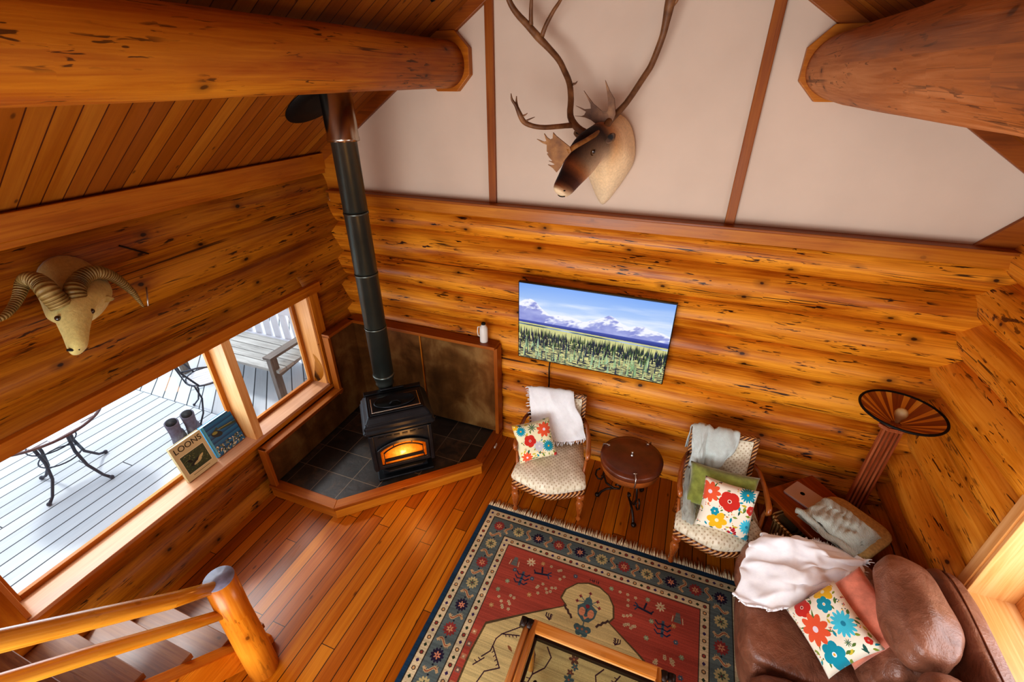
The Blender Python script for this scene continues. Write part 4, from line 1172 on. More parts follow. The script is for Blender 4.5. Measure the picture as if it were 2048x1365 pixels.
    for bx, by in ((.683, .55), (.45, .72), (.72, .405)):
        for x, y, sx, sy in at(bx, by):
            for k in range(9 if bx != .72 else 5):
                c.flower(x+rr.uniform(-.07, .07), y+rr.uniform(-.05, .05), .012, 'b8a884', '7a4a30', 5, .35)
    for bx, by in ((.40, .58), (.58, .62), (.36, .78), (.6, .36), (.85, .37), (.42, .48), (.36, .66), (.56, .5)):
        for x, y, sx, sy in at(bx, by): c.flower(x, y, .017, rr.choice(['8c9a7a', 'b08a5a', '4c5a6a']), CR, 6, .3)
    for k in range(12):
        for sx in (-1, 1):
            x = cx+sx*.655; y = .98+k*.08
            c.poly([(x-.016, y-.016), (x+.016, y-.016), (x+.016, y+.016), (x-.016, y+.016)], '7c5a50' if k % 2 else 'b07a5a'); c.ell(x, y, .007, .007, CR)
    for i, x in enumerate((.955, .972, .985, 1.0, 1.015)): c.line([(x, .352), (x+.004*(i % 2), .37)], .004, '2c2430')
    c.line([(.96, .361), (.985, .361)], .004, '2c2430')
    # worn abrash banding and weave
    H, W_ = c.a.shape[:2]; ry = np.random.RandomState(2)
    band = np.repeat(ry.rand(H//3+1), 3)[:H][:, None]*.14 + vn(np.linspace(0, 1, W_)[None, :]*.6, np.linspace(0, 1, H)[:, None]*8, 9, 3, 6)*.22
    nz_ = ry.rand(H, W_)*.16
    c.a[..., :3] *= np.clip(.80 + band + nz_ - .08, 0, 1.15)[..., None]
    return c.image('rug_pattern'), Wd, Ld
im, Wd, Ld = rug_image()
rg = thing('oriental_rug', 'red and gold oriental rug with navy edge and fringe on the wood floor', 'rug', (-.156, -.87, 0))
mb = MB()
mb.grid(lambda u, v: Vector(((u-.5)*Wd, -(1-v)*Ld, .012+.0015*noise.noise(Vector((u*9, v*9, 0))))), 30, 40)
mb.box((0, -Ld/2, .005), (Wd, Ld, .01))
mb.done('pile', img_mat('rug_pile', im, .95, .08, weave=260, sheen=.1), rg)
mb = MB(); rs = random.Random(3)
for k in range(170):
    x = -Wd/2 + Wd*(k+.5)/170; y = rs.uniform(.05, .085); dx = rs.uniform(-.012, .012)
    mb.tube([(x, -.004, .008), (x+dx*.4, y*.5, .009), (x+dx, y, .004)], [.0045, .004, .003], 5)
o = mb.done('fringe', M['fringe'], rg); o['kind'] = 'stuff'

# ------------------------------------------------------------------ armchairs
def front_curve(t):     # serpentine front edge, t in -1..1
    return .26 + .035*math.cos(t*PI)*.9 + .012*(1-abs(t))
def seat_outline(inset=0.0, n=14):
    pts = []
    wf, wb, yb = .285-inset, .235-inset, -.235+inset
    for i in range(n+1):
        t = -1 + 2*i/n; pts.append((t*wf, front_curve(t)-inset - .025*(t*t)**3))
    for i in range(1, 7):
        t = i/7; pts.append((wf+(wb-wf)*t, (front_curve(1)-.025-inset)*(1-t)+yb*t))
    for i in range(0, 7): pts.append((wb-2*wb*i/6, yb))
    for i in range(1, 7):
        t = 1-i/7; pts.append((-(wf+(wb-wf)*t), (front_curve(1)-.025-inset)*(1-t)+yb*t))
    return pts
def lvl(mb, outs, cap=True):
    rings = [[mb.bm.verts.new((x, y, z + (dz(x, y) if dz else 0))) for x, y in pts] for pts, z, dz in outs]
    n = len(rings[0]); L = [0]
    p0 = outs[0][0]
    for i in range(n): L.append(L[-1] + math.hypot(p0[(i+1)%n][0]-p0[i][0], p0[(i+1)%n][1]-p0[i][1]))
    for r in range(len(rings)-1):
        for i in range(n):
            f = mb.bm.faces.new((rings[r][i], rings[r][(i+1)%n], rings[r+1][(i+1)%n], rings[r+1][i])); f.smooth = True
            for l, uv in zip(f.loops, ((L[i], outs[r][1]), (L[i+1], outs[r][1]), (L[i+1], outs[r+1][1]), (L[i], outs[r+1][1]))): l[mb.uv].uv = uv
    if cap:
        mb.bm.faces.new(list(reversed(rings[0]))); f = mb.bm.faces.new(rings[-1]); f.smooth = True
def armchair(loc, rz, label, group):
    c = thing('armchair', label, 'chair', loc, rz, group)
    # local +y is the front
    mb = MB()
    lvl(mb, [(seat_outline(.004), .335, None), (seat_outline(-.008), .36, None), (seat_outline(-.012), .395, None), (seat_outline(.0), .42, None), (seat_outline(.03), .438, None), (seat_outline(.08), .452, None), (seat_outline(.15), .458, None), (seat_outline(.2), .46, None)])
    mb.done('seat', M['uphol'], c)
    mb = MB(); lvl(mb, [(seat_outline(.01), .275, None), (seat_outline(-.004), .28, None), (seat_outline(-.01), .305, None), (seat_outline(-.004), .33, None), (seat_outline(.01), .335, None)])
    mb.done('seat_frame', M['rope'], c)
    for s in (-1, 1):
        mb = MB(); mb.lathe([(.014, 0), (.02, .01), (.022, .03), (.013, .045), (.016, .06), (.022, .10), (.03, .16), (.034, .2), (.028, .225), (.02, .235), (.03, .25), (.034, .265), (.034, .3), (.02, .3)], Matrix.Translation((s*.262, .215, 0)), 16); mb.done('leg', M['cherry'], c)
    for s in (-1, 1):
        mb = MB(); mb.tube([(s*.225, -.28, 0), (s*.222, -.25, .12), (s*.22, -.225, .28), (s*.22, -.225, .36)], [.016, .018, .022, .022], 8); mb.done('leg', M['cherry'], c)
    # backrest: leaning
    Lb = Matrix.Translation((0, -.225, .36)) @ Matrix.Rotation(math.radians(13), 4, 'X')
    bw, bh = .475, .515
    mb = MB()
    mb.box((-bw/2+.018, 0, bh/2), (.036, .038, bh), Lb, grain=2); mb.box((bw/2-.018, 0, bh/2), (.036, .038, bh), Lb, grain=2)
    mb.box((0, 0, bh-.018), (bw, .038, .036), Lb, grain=0); mb.box((0, 0, .13), (bw, .034, .03), Lb, grain=0)
    bf = mb.done('backrest', M['rope'], c, bevel=.008)
    mb = MB()
    def bk(u, v):
        x = (u-.5)*(bw-.075); z = .15+v*(bh-.19); b = .035*(1-(2*u-1)**4)*(1-(2*v-1)**4); return Lb @ Vector((x, .012+b, z))
    mb.grid(bk, 12, 12); mb.box((0, -.004, .15+(bh-.19)/2), (bw-.075, .026, bh-.19), Lb)
    mb.done('back_cushion', M['upholb'], bf)
    for s in (-1, 1):
        mb = MB()
        mb.tube([(s*.235, -.265, .66), (s*.262, -.2, .655), (s*.285, -.08, .625), (s*.292, .03, .60), (s*.290, .075, .60), (s*.288, .098, .58), (s*.286, .09, .555), (s*.284, .062, .56), (s*.28, .055, .50), (s*.272, .085, .43), (s*.268, .11, .36), (s*.262, .12, .30)],
                [.014, .015, .017, .02, .021, .019, .016, .012, .012, .014, .016, .016], 12)
        mb.done('armrest', M['cherry'], c)
    return c
chairs = []
c1 = armchair((-.705, -.575, 0), 171+18, 'carved wooden armchair nearest the stove draped with a white knit blanket', 'carved armchairs along the log wall')
c1.rotation_euler.z = math.radians(180+9.5)
c2 = copy_tree(c1); c2.location = (.57, -.625, 0); c2.rotation_euler.z = math.radians(180+5)
c2['label'] = 'carved wooden armchair beside the end table holding the green pillow'

# ------------------------------------------------------------------ drum side table
dt = thing('drum_table', 'round leather topped drum table on scrolled iron legs between the armchairs', 'table', (-.085, -.445, 0))
mb = MB(); mb.lathe([(.15, .41), (.2, .415), (.225, .43), (.236, .46), (.238, .50), (.236, .505)], None, 44); mb.done('drum_body', M['drumside'], dt)
mb = MB(); mb.lathe([(.236, .498), (.243, .502), (.244, .535), (.238, .545), (.2, .552), (.1, .556), (0, .557)], None, 44); lid = mb.done('lid', M['leatherd'], dt)
mb = MB(); mb.lathe([(.016, .555), (.01, .56), (.006, .575), (.01, .59), (.006, .597), (0, .598)], None, 12); mb.done('knob', M['nail'], lid)
for a in (60, 165, 285):
    ca, sa = math.cos(math.radians(a)), math.sin(math.radians(a)); mb = MB()
    mb.tube([(ca*.19, sa*.19, .558), (ca*.215, sa*.215, .562), (ca*.246, sa*.246, .55), (ca*.25, sa*.25, .5), (ca*.243, sa*.243, .455)], .005, 6)
    mb.tube([(ca*.2-sa*.015, sa*.2+ca*.015, .561), (ca*.2+sa*.015, sa*.2-ca*.015, .561)], .004, 6); mb.done('latch', M['nail'], dt)
for a in (-62, 58, 180):
    d = Vector((math.cos(math.radians(a)), math.sin(math.radians(a)), 0)); mb = MB()
    P = [(.15, .41), (.18, .36), (.2, .28), (.17, .19), (.1, .15), (.055, .16), (.05, .19), (.075, .205), (.09, .19)]
    mb.tube([d*r+Vector((0, 0, z)) for r, z in P], .009, 8)
    P = [(.1, .15), (.16, .12), (.2, .07), (.215, .03), (.225, .012)]
    mb.tube([d*r+Vector((0, 0, z)) for r, z in P], [.009, .01, .01, .012, .016], 8); mb.sph(d*.23+Vector((0, 0, .022)), .022, 10)
    P = [(.235, .33), (.26, .3), (.265, .25), (.24, .21), (.21, .215), (.2, .24), (.215, .255)]
    mb.tube([d*r+Vector((0, 0, z)) for r, z in P], .007, 8)
    mb.done('leg', M['ironrust'], dt)

# ------------------------------------------------------------------ end table with shelf
ex = Vector((.63, -.777, 0)).normalized(); ey = Vector((.777, .63, 0)).normalized()
eo = Vector((.87, -.42, 0)); EL, EW = .58, .46
et = thing('end_table', 'reddish brown wooden end table with lower shelf between armchair and sofa', 'table', (0, 0, 0))
et.location = eo + ex*EL/2 + ey*EW/2; et.rotation_euler = (0, 0, math.atan2(ex.y, ex.x))
mb = MB(); mb.box((0, 0, .51), (EL, EW, .022)); mb.done('tabletop', M['table'], et, bevel=.005)
mb = MB(); mb.box((0, -EW/2+.05, .47), (EL-.1, .02, .06)); mb.box((0, EW/2-.05, .47), (EL-.1, .02, .06)); mb.box((-EL/2+.05, 0, .47), (.02, EW-.1, .06)); mb.box((EL/2-.05, 0, .47), (.02, EW-.1, .06)); mb.done('apron', M['table'], et)
mb = MB(); mb.box((0, 0, .14), (EL-.06, EW-.06, .02)); mb.done('shelf', M['table'], et, bevel=.003)
for sx in (-1, 1):
    for sy in (-1, 1):
        mb = MB(); mb.box((sx*(EL/2-.045), sy*(EW/2-.045), .25), (.04, .04, .5), grain=2); mb.done('leg', M['table'], et, bevel=.003)
bs = thing('wicker_basket', 'tan wicker basket stored on the end table shelf', 'basket', (0, 0, .151)); bs.location = et.location + ex*.06 - ey*.13 + Vector((0, 0, .151)); bs.rotation_euler = et.rotation_euler
mb = MB(); stack(mb, [(.34, .29, 0), (.36, .31, .04), (.38, .33, .28), (.385, .335, .3), (.35, .3, .3), (.34, .29, .05)], r=.05); mb.done('body', M['wicker'], bs, smooth=True)
mb = MB()
rp = rrect(.385, .335, .05, 5); mb.tube([(x, y, .3) for x, y in rp], .011, 8, closed=True); mb.done('rim', M['wicker'], bs)
# laptop
lt = thing('laptop', 'closed silver laptop lying on the end table', 'laptop', (0, 0, 0))
lp = Vector((1.105, -.265, 0)); lt.location = (1.183, -.426, .5215); lt.rotation_euler = (0, 0, math.radians(-37.7))
mb = MB(); stack(mb, [(.325, .175, 0), (.33, .18, .004), (.33, .18, .008)], r=.012); mb.done('base', M['silver'], lt)
mb = MB(); stack(mb, [(.33, .18, .0085), (.33, .18, .015), (.326, .176, .017)], r=.012); lid = mb.done('lid', M['silver'], lt)
mb = MB(); mb.lathe([(.0155, .0), (.0155, .0008), (.0135, .0008), (.0135, 0)], Matrix.Translation((-.075, -.0, .0172)), 28); mb.done('logo_ring', M['black'], lid)
text('logo', 'hp', .025, M['black'], Matrix.Translation((-.075, .002, .0176)) @ Matrix(((1, .25, 0, 0), (0, 1, 0, 0), (0, 0, 1, 0), (0, 0, 0, 1))), lid, .0004)

# ------------------------------------------------------------------ cloth helpers
def catmull(P, t):
    n = len(P)-1; s = t*n; i = min(int(s), n-1); f = s-i
    p0 = P[max(i-1, 0)]; p1 = P[i]; p2 = P[i+1]; p3 = P[min(i+2, n)]
    return .5*((2*p1)+(p2-p0)*f+(2*p0-5*p1+4*p2-p3)*f*f+(3*p1-p0-3*p2+p3)*f*f*f)
def sheet(mb, rows, nu=40, nv=30, wr=.008, wf=7, seed=0, wdir=None):
    R = [[Vector(p) for p in r] for r in rows]
    def fn(u, v):
        p = catmull([catmull(r, u) for r in R], v)
        q = Vector((u*wf, v*wf*.6, seed)); 
        d = Vector((noise.noise(q), noise.noise(q+Vector((9, 0, 0))), noise.noise(q+Vector((0, 9, 0)))))
        d += .5*Vector((noise.noise(q*2.3), noise.noise(q*2.3+Vector((9, 0, 0))), noise.noise(q*2.3+Vector((0, 9, 0)))))
        return p + d*wr + (Vector(wdir)*abs(noise.noise(q*2.2))*wr*1.2 if wdir else Vector())
    return mb.grid(fn, nu, nv), fn
def tassels(mb, pts, L, r=.003, n=None, dirn=(0, 0, -1), seed=1):
    rs = random.Random(seed)
    for p in pts:
        p = Vector(p); d = Vector(dirn)*L*rs.uniform(.6, 1.1) + Vector((rs.uniform(-1, 1), rs.uniform(-1, 1), rs.uniform(-.2, .2)))*L*.35
        mb.tube([p, p+d*.5+Vector((0, 0, .002)), p+d], [r, r*1.1, r*.8], 5)
def local_cloth(o, M_):
    pass
def Lc(ch):   # chair-local to world
    a = ch.rotation_euler.z
    Mx = Matrix.Translation(ch.location) @ Matrix.Rotation(a, 4, 'Z')
    return lambda x, y, z: Mx @ Vector((x, y, z))
def cloth_thing(name, label, cat, rows, mat, loc, fringe=None, th=.006, nu=44, nv=34, wr=.008, wf=7, seed=0, wdir=None, group=None):
    t = thing(name, label, cat, loc, 0, group); loc = Vector(loc)
    rows = [[Vector(p)-loc for p in r] for r in rows]
    mb = MB(); P, fn = sheet(mb, rows, nu, nv, wr, wf, seed, wdir); o = mb.done('cloth', mat, t, solid=th)
    if fringe:
        mb = MB()
        for kind, n, L, dr in fringe:
            pts = []
            for i in range(n):
                a = (i+.5)/n; pts.append(fn(a, 0) if kind == 'v0' else fn(a, 1) if kind == 'v1' else fn(0, a) if kind == 'u0' else fn(1, a))
            tassels(mb, pts, L, .0035, dirn=dr, seed=seed+3)
        f = mb.done('fringe', mat, t); f['kind'] = 'stuff'
    return t
# white knit blanket over armchair 1 (local +y front; world left = local +x since chair faces us)
W1 = Lc(c1)
def W1r(lst): return [W1(*p) for p in lst]
rows = [W1r([(.255, -.40, .62), (.2, -.40, .6), (.1, -.405, .58), (-.02, -.4, .6), (-.1, -.4, .65)]),
        W1r([(.262, -.365, .81), (.2, -.37, .82), (.1, -.37, .82), (-.02, -.37, .82), (-.12, -.365, .82)]),
        W1r([(.25, -.32, .89), (.2, -.32, .90), (.1, -.32, .90), (-.02, -.32, .90), (-.13, -.32, .895)]),
        W1r([(.235, -.26, .82), (.16, -.255, .83), (.06, -.252, .83), (-.04, -.25, .82), (-.15, -.26, .81)]),
        W1r([(.215, -.215, .72), (.13, -.21, .71), (.03, -.205, .7), (-.1, -.205, .7), (-.21, -.22, .70)]),
        W1r([(.2, -.17, .585), (.1, -.16, .575), (0, -.155, .57), (-.12, -.16, .575), (-.245, -.185, .585)]),
        W1r([(.19, -.145, .53), (.1, -.13, .52), (0, -.125, .515), (-.13, -.14, .52), (-.262, -.175, .535)])]
cloth_thing('blanket', 'white knitted blanket hung over the back of the armchair nearest the stove', 'blanket', rows, M['knitw'], tuple(W1(0, -.33, .93)), [('v1', 46, .035, (0, -.3, -1)), ('u0', 26, .03, (-1, 0, -.5))], .008, wr=.012, wf=6, seed=3)
W2 = Lc(c2)
def W2r(lst): return [W2(*p) for p in lst]
rows = [W2r([(.235, -.40, .6), (.16, -.41, .6), (.08, -.40, .62), (0, -.40, .62), (-.08, -.4, .64)]),
        W2r([(.24, -.365, .82), (.16, -.38, .83), (.08, -.365, .82), (0, -.37, .83), (-.09, -.365, .82)]),
        W2r([(.235, -.32, .888), (.16, -.32, .91), (.09, -.32, .892), (0, -.32, .905), (-.09, -.32, .888)]),
        W2r([(.23, -.255, .82), (.17, -.225, .825), (.12, -.255, .82), (.02, -.23, .82), (-.08, -.255, .81)]),
        W2r([(.225, -.215, .74), (.17, -.18, .74), (.13, -.215, .74), (.04, -.19, .73), (-.045, -.22, .74)]),
        W2r([(.22, -.18, .62), (.17, -.15, .62), (.13, -.18, .6), (.06, -.16, .62), (.02, -.18, .66)])]
cloth_thing('throw', 'pale grey green throw draped over the back of the armchair with the green pillow', 'throw', rows, M['knitg'], tuple(W2(0.1, -.33, .93)), [('v1', 22, .05, (0, -.3, -1))], .009, wr=.014, wf=9, seed=8)
# end of the throw trailing over the arm and seat
rows = [W2r([(.235, -.17, .60), (.22, -.15, .62), (.19, -.14, .58)]), W2r([(.25, -.06, .54), (.225, -.05, .57), (.18, -.04, .53)]),
        W2r([(.25, .04, .50), (.215, .06, .525), (.165, .07, .495)]), W2r([(.255, .12, .475), (.215, .15, .50), (.17, .16, .48)]), W2r([(.255, .19, .45), (.225, .225, .468), (.19, .23, .46)])]
cloth_thing('scarf', 'narrow grey striped scarf trailing down inside the arm of the armchair with green pillow', 'scarf', rows, M['knits'], tuple(W2(.2, 0, .5)), None, .008, 20, 30, .012, 10, 5)

# ------------------------------------------------------------------ pillows
def pillow(name, label, ctr, uvec, nrm, w, h, t, mat, group=None, edge=None, seed=0):
    """uvec: pillow's own rightward direction; nrm: face normal"""
    o = thing(name, label, 'pillow', ctr, 0, group)
    Mx = frame_m((0,0,0), uvec, nrm)   # x right, z normal, y up-ish (z cross x)
    def shape(u, v, s):
        a = 2*u-1; b = 2*v-1
        x = a*w/2*(1-.07*(1-b*b)*abs(a)**3); y = b*h/2*(1-.07*(1-a*a)*abs(b)**3)
        z = s*t/2*max(0, (1-a**4)*(1-b**4))**.55
        z += .006*noise.noise(Vector((a*3, b*3, seed+s)))*(1-a*a)*(1-b*b)
        return Mx @ Vector((x, y, z))
    mb = MB(); mb.grid(lambda u, v: shape(u, v, 1), 22, 22); mb.grid(lambda u, v: shape(u, v, -1), 22, 22, flip=True)
    mb.done('cover', mat, o, weld=True)
    return o
def floral(name, spec, size=.44, seed=0, bg='efe6d2'):
    c = Canvas(1, 1, 700, bg); rs = random.Random(seed)
    T, Rr, O, Y, G, DG = '1e93a8', 'c8362c', 'e2603c', 'e8b828', '5c7a3c', '2c5a50'
    for k in range(130):
        x, y = rs.random(), rs.random(); 
        if all((x-s[1])**2+(y-s[2])**2 > (s[3]*1.05)**2 for s in spec):
            if k % 3: c.leaf(x, y, .07+.05*rs.random(), rs.choice([G, '8a9a3c', T, DG, 'c8b43c']), rs.random()*6.28, .4)
            else:
                for q in range(5): c.ell(x+rs.uniform(-.03, .03), y+rs.uniform(-.03, .03), .009, .009, rs.choice([Rr, Y, DG]))
    for kind, x, y, r in spec:
        if kind == 'daisy': 
            for q in range(4): c.leaf(x, y, r*1.3, G, q*1.57+.5, .15)
            c.flower(x, y, r, O, 'e8d8e0', 9, .24)
        elif kind == 'red': c.flower(x, y, r, Rr, 'f0e0d0', 5, .55, .3); c.ell(x, y, r*.13, None, '8a2020')
        elif kind == 'teal': c.flower(x, y, r, T, 'e8e4d8', 16, .13); c.ell(x, y, r*.55, None, T); c.ell(x, y, r*.16, None, 'e6a83c')
        elif kind == 'cyan': c.flower(x, y, r, '4cc4dc', 'f0ecd8', 14, .16); c.ell(x, y, r*.2, None, '2a8aa8')
        elif kind == 'tealp': c.flower(x, y, r, T, 'dfe8e8', 6, .42); c.ell(x, y, r*.1, None, 'e6a83c')
        elif kind == 'yellow': c.flower(x, y, r, Y, 'f0e8c0', 6, .36)
        elif kind == 'green':
            for q in range(9): c.leaf(x, y, r, G if q % 2 else DG, q*.7, .2)
        elif kind == 'berry':
            for q in range(12): c.ell(x+rs.uniform(-r, r), y+rs.uniform(-r, r), .022, .022, 'b02838')
        elif kind == 'grey': c.flower(x, y, r, 'c4c4c8', 'd8d8d0', 10, .2)
    return img_mat(name, c.image(name+'_print'), .9, .1, weave=300, sheen=.2)
f1 = floral('floral_a', [('teal', .2, .2, .13), ('green', .5, .16, .13), ('daisy', .8, .27, .19), ('red', .38, .48, .15), ('grey', .58, .66, .14), ('teal', .82, .7, .15), ('daisy', .22, .88, .14), ('yellow', .06, .06, .1), ('red', .98, .98, .08)], seed=1, bg='e6dfb8')
f2 = floral('floral_b', [('daisy', .12, .26, .2), ('red', .5, .34, .19), ('teal', .8, .12, .15), ('red', .92, .4, .09), ('yellow', .35, .76, .18), ('cyan', .9, .72, .14), ('berry', .66, .88, .07), ('tealp', .28, .6, .08), ('tealp', .98, .98, .12)], seed=2)
f3 = floral('floral_c', [('red', .3, .16, .15), ('yellow', .75, .1, .17), ('daisy', .3, .5, .22), ('tealp', .66, .28, .12), ('cyan', .74, .6, .18), ('tealp', .33, .86, .17), ('red', .9, .88, .05), ('green', .62, .82, .06)], seed=3)
pillow('throw_pillow', 'floral square pillow leaning on the armchair nearest the stove', (-.85, -.60, .60), (.80, .45, .16), (.22, -.76, .60), .315, .315, .12, f1, 'floral pillows', seed=1)
pillow('throw_pillow', 'floral square pillow in front of the green pillow', (.595, -.765, .59), (1, -.03, -.04), (.03, -.80, .60), .345, .345, .12, f2, 'floral pillows', seed=2)
pillow('lumbar_pillow', 'fuzzy green oblong pillow on the right armchair', (.56, -.62, .60), (1, -.02, .0), (0, -.78, .62), .46, .30, .15, M['green'], seed=3)

# ------------------------------------------------------------------ folded throw on the end table, its warm lit side coloured tan
ft = thing('warm_lit_throw_side', 'warm lit side of the folded throw, warm light put into its tan colour, at the back of the end table', 'blanket', (0, 0, 0))
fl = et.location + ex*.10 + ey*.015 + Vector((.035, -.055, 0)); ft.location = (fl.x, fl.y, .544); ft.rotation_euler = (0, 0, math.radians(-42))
mb = MB(); stack(mb, [(.38, .36, 0), (.41, .39, .01), (.41, .39, .04), (.39, .37, .054)], r=.09); mb.done('cloth', M['tan'], ft, smooth=True)  # separate tan layer paints the warm light on the throw's far side
fs = thing('folded_throw', 'folded sage green knit throw piled on the end table corner', 'throw', (0, 0, 0))
fs.location = (fl.x-.055, fl.y-.035, .60); fs.rotation_euler = (0, 0, math.radians(-42))
for k in range(4):
    mb = MB(); z = .0+k*.02; dx = random.uniform(-.01, .01)
    def lay(u, v, z=z, k=k):
        x = (u-.5)*(.36-.015*k); y = -.18 + v*(.32-.02*k)
        e = 1-(abs(2*u-1)**4); e2 = 1-abs(2*v-1)**4
        rd = .012*abs(math.sin((u*1.1+.25*v)*22))*(1 if k == 3 else .3)
        return Vector((x+.02*noise.noise(Vector((u*4, v*4, k))), y+.022*noise.noise(Vector((v*5, u*4, k+5))), z + .036*(e*e2)**.5 + .022*noise.noise(Vector((u*4, v*4, k*3))) + rd*(e*e2)))
    mb.grid(lay, 44, 36); mb.grid(lambda u, v, z=z, k=k: Vector((lay(u, v).x, lay(u, v).y, z-.003)), 6, 6, flip=True)
    mb.done('fold', M['knits'], fs)
mb = MB(); mb.tube([(-.19+.38*t, -.195+.006*math.sin(t*20), .05+.012*math.sin(t*9)) for t in (i/24 for i in range(25))], .02, 8)
mb.done('rolled_edge', M['knits'], fs)

# ------------------------------------------------------------------ floor lamp
lx, ly = 1.475, -.29
fl_ = thing('floor_lamp', 'tall slatted wooden floor lamp with round fan striped shade in the corner', 'lamp', (lx, ly, 0))
mb = MB(); stack(mb, [(.24, .24, 0), (.24, .24, .02), (.2, .2, .03), (.2, .2, .05)], r=.02); mb.done('base', M['lampw'], fl_)
for i in range(5):
    a = (i-2)*.024
    mb = MB(); mb.box((a, 0, .62), (.013, .03, 1.16), grain=2); mb.done('pole_slat', M['lampw'], fl_)
mb = MB()
for k, (w_, z) in enumerate(((.16, 1.185), (.175, 1.2), (.15, 1.215))): mb.lathe([(w_/2, -.006), (w_/2, .006)], Matrix.Translation((0, 0, z)) @ Matrix.Diagonal((1, .55, 1, 1)), 6, smooth=False)
mb.done('collar', M['lampw'], fl_)
sh = None
R0, R1, z0_, z1_ = .03, .225, 1.225, 1.325
lw1 = wood('shade_light', 'a86a18', 'dc9c34', 'f4c860', rough=.35, specks=0, knots=0, coat=.4, bump=.05)
lw2 = wood('shade_dark', '5a2c0c', '8c4c1c', 'b06c2c', rough=.35, specks=0, knots=0, coat=.4, bump=.05)
mb1, mb2 = MB(), MB()
n = 40
for k in range(n):
    m_ = mb1 if (k % 5 in (0, 2)) else mb2
    a0, a1 = 2*PI*k/n, 2*PI*(k+1)/n
    fn = lambda u, v, a0=a0, a1=a1: Vector((( R0+(R1-R0)*u)*math.cos(a0+(a1-a0)*v), (R0+(R1-R0)*u)*math.sin(a0+(a1-a0)*v), z0_+(z1_-z0_)*u**1.15))
    m_.grid(fn, 8, 2, uvfn=lambda u, v, k=k: (u*.3, v*.05+k*1.7), smooth=False)
sh = mb2.done('shade', lw2, fl_, solid=.004); mb1.done('inlay', lw1, sh, solid=.0045)
mb = MB(); mb.tube([(R1*math.cos(a), R1*math.sin(a), z1_) for a in (2*PI*i/56 for i in range(56))], .008, 8, closed=True); mb.done('rim', M['black'], sh)
mb = MB(); mb.lathe([(.012, 1.235), (.014, 1.25), (.018, 1.265), (.032, 1.29), (.036, 1.31), (.028, 1.332), (.012, 1.343), (0, 1.345)], None, 20); mb.done('bulb', M['bulb'], fl_)

# ------------------------------------------------------------------ leather loveseat
sf = thing('leather_sofa', 'brown leather reclining sofa against the right log wall', 'sofa', (1.24, -1.9, 0))
def puff(name, c, s, r=.35, n=16, squash=1.0, seed=0, lumps=.012, M_=None, parent=None, mat=None, pw=5):
    """soft superellipsoid block, centre c, size s (sofa local)"""
    mb = MB(); c = Vector(c); M_ = M_ or Matrix.Identity(4)
    def fn(a, b, ax, sg):
        p = [0, 0, 0]; o = [i for i in range(3) if i != ax]
        p[ax] = sg; p[o[0]] = a; p[o[1]] = b
        q = Vector(p); l = (abs(q.x)**pw + abs(q.y)**pw + abs(q.z)**pw)**(1/pw); q = q/l
        q = Vector((q.x*s[0]/2, q.y*s[1]/2, q.z*s[2]/2)); nn = noise.noise(q*5+Vector((seed, 0, 0)))
        nn2 = noise.noise(Vector((q.x*14, q.y*5, q.z*14))+Vector((seed*3, 0, 0)))
        return M_ @ (c + q*(1 + (nn*lumps*2+nn2*lumps)/max(.1, max(s)/2)))
    for ax in range(3):
        for sg in (-1, 1):
            mb.grid(lambda u, v: fn(2*u-1, 2*v-1, ax, sg), n, n, uvfn=lambda u, v: (u*.5, v*.5), flip=(sg < 0) ^ (ax == 1))
    return mb.done(name, mat or M['leather'], parent or sf, weld=True)
# local frame equals world minus location; front faces -x
def SL(x, y, z): return (x-1.24, y+1.9, z)
puff('base', SL(1.2, -1.67, .2), (.86, 1.4, .34), lumps=.004, seed=1)
puff('armrest', SL(1.12, -.955, .30), (.80, .22, .56), lumps=.012, seed=2, pw=3.6)
puff('armrest', SL(1.12, -2.40, .30), (.80, .22, .56), lumps=.012, seed=3, pw=3.6)
for k, (ya, yb) in enumerate(((-1.06, -1.66), (-1.68, -2.28))):
    puff('seat_cushion', SL(1.0, (ya+yb)/2, .37), (.58, abs(yb-ya), .22), lumps=.014, seed=4+k, pw=4.5)
puff('footrest', SL(.80, -1.36, .27), (.16, .60, .38), lumps=.012, seed=14, pw=4)
puff('footrest', SL(.80, -1.98, .27), (.16, .60, .38), lumps=.012, seed=15, pw=4)
for k, (ya, yb) in enumerate(((-1.08, -1.65), (-1.67, -2.26))):
    L1 = Matrix.Translation(SL(1.36, (ya+yb)/2, .62)) @ Matrix.Rotation(math.radians(14), 4, 'Y')
    puff('back_cushion', (0, 0, -.05), (.24, abs(yb-ya), .36), lumps=.016, seed=7+k, M_=L1, pw=3)
    puff('head_cushion', (-.02, 0, .22), (.28, abs(yb-ya)*.98, .27), lumps=.018, seed=9+k, M_=L1, pw=2.8)
L2 = Matrix.Translation(SL(1.56, -1.68, .5)) @ Matrix.Rotation(math.radians(8), 4, 'Y')
shell = puff('back_shell', (0, 0, 0), (.13, 1.34, .84), lumps=.004, seed=12, M_=L2, pw=6)
mb = MB(); mb.tube([L2 @ Vector((-.02, y, .42*(1-abs(y/.67)**6)**(1/6)+.003)) for y in (-.6+1.2*i/40 for i in range(41))], .004, 5); mb.done('stitching', M['leatherd'], shell)
pillow('throw_pillow', 'coral plush pillow behind the floral pillow on the sofa', (1.20, -1.37, .69), (.17, .09, .21), (-.062, -.025, .061), .34, .38, .12, M['coral'], seed=6)
pillow('throw_pillow', 'floral square pillow on the brown leather sofa', (1.08, -1.455, .645), (.17, .09, .21), (-.062, -.025, .061), .31, .36, .12, f3, 'floral pillows', seed=7)
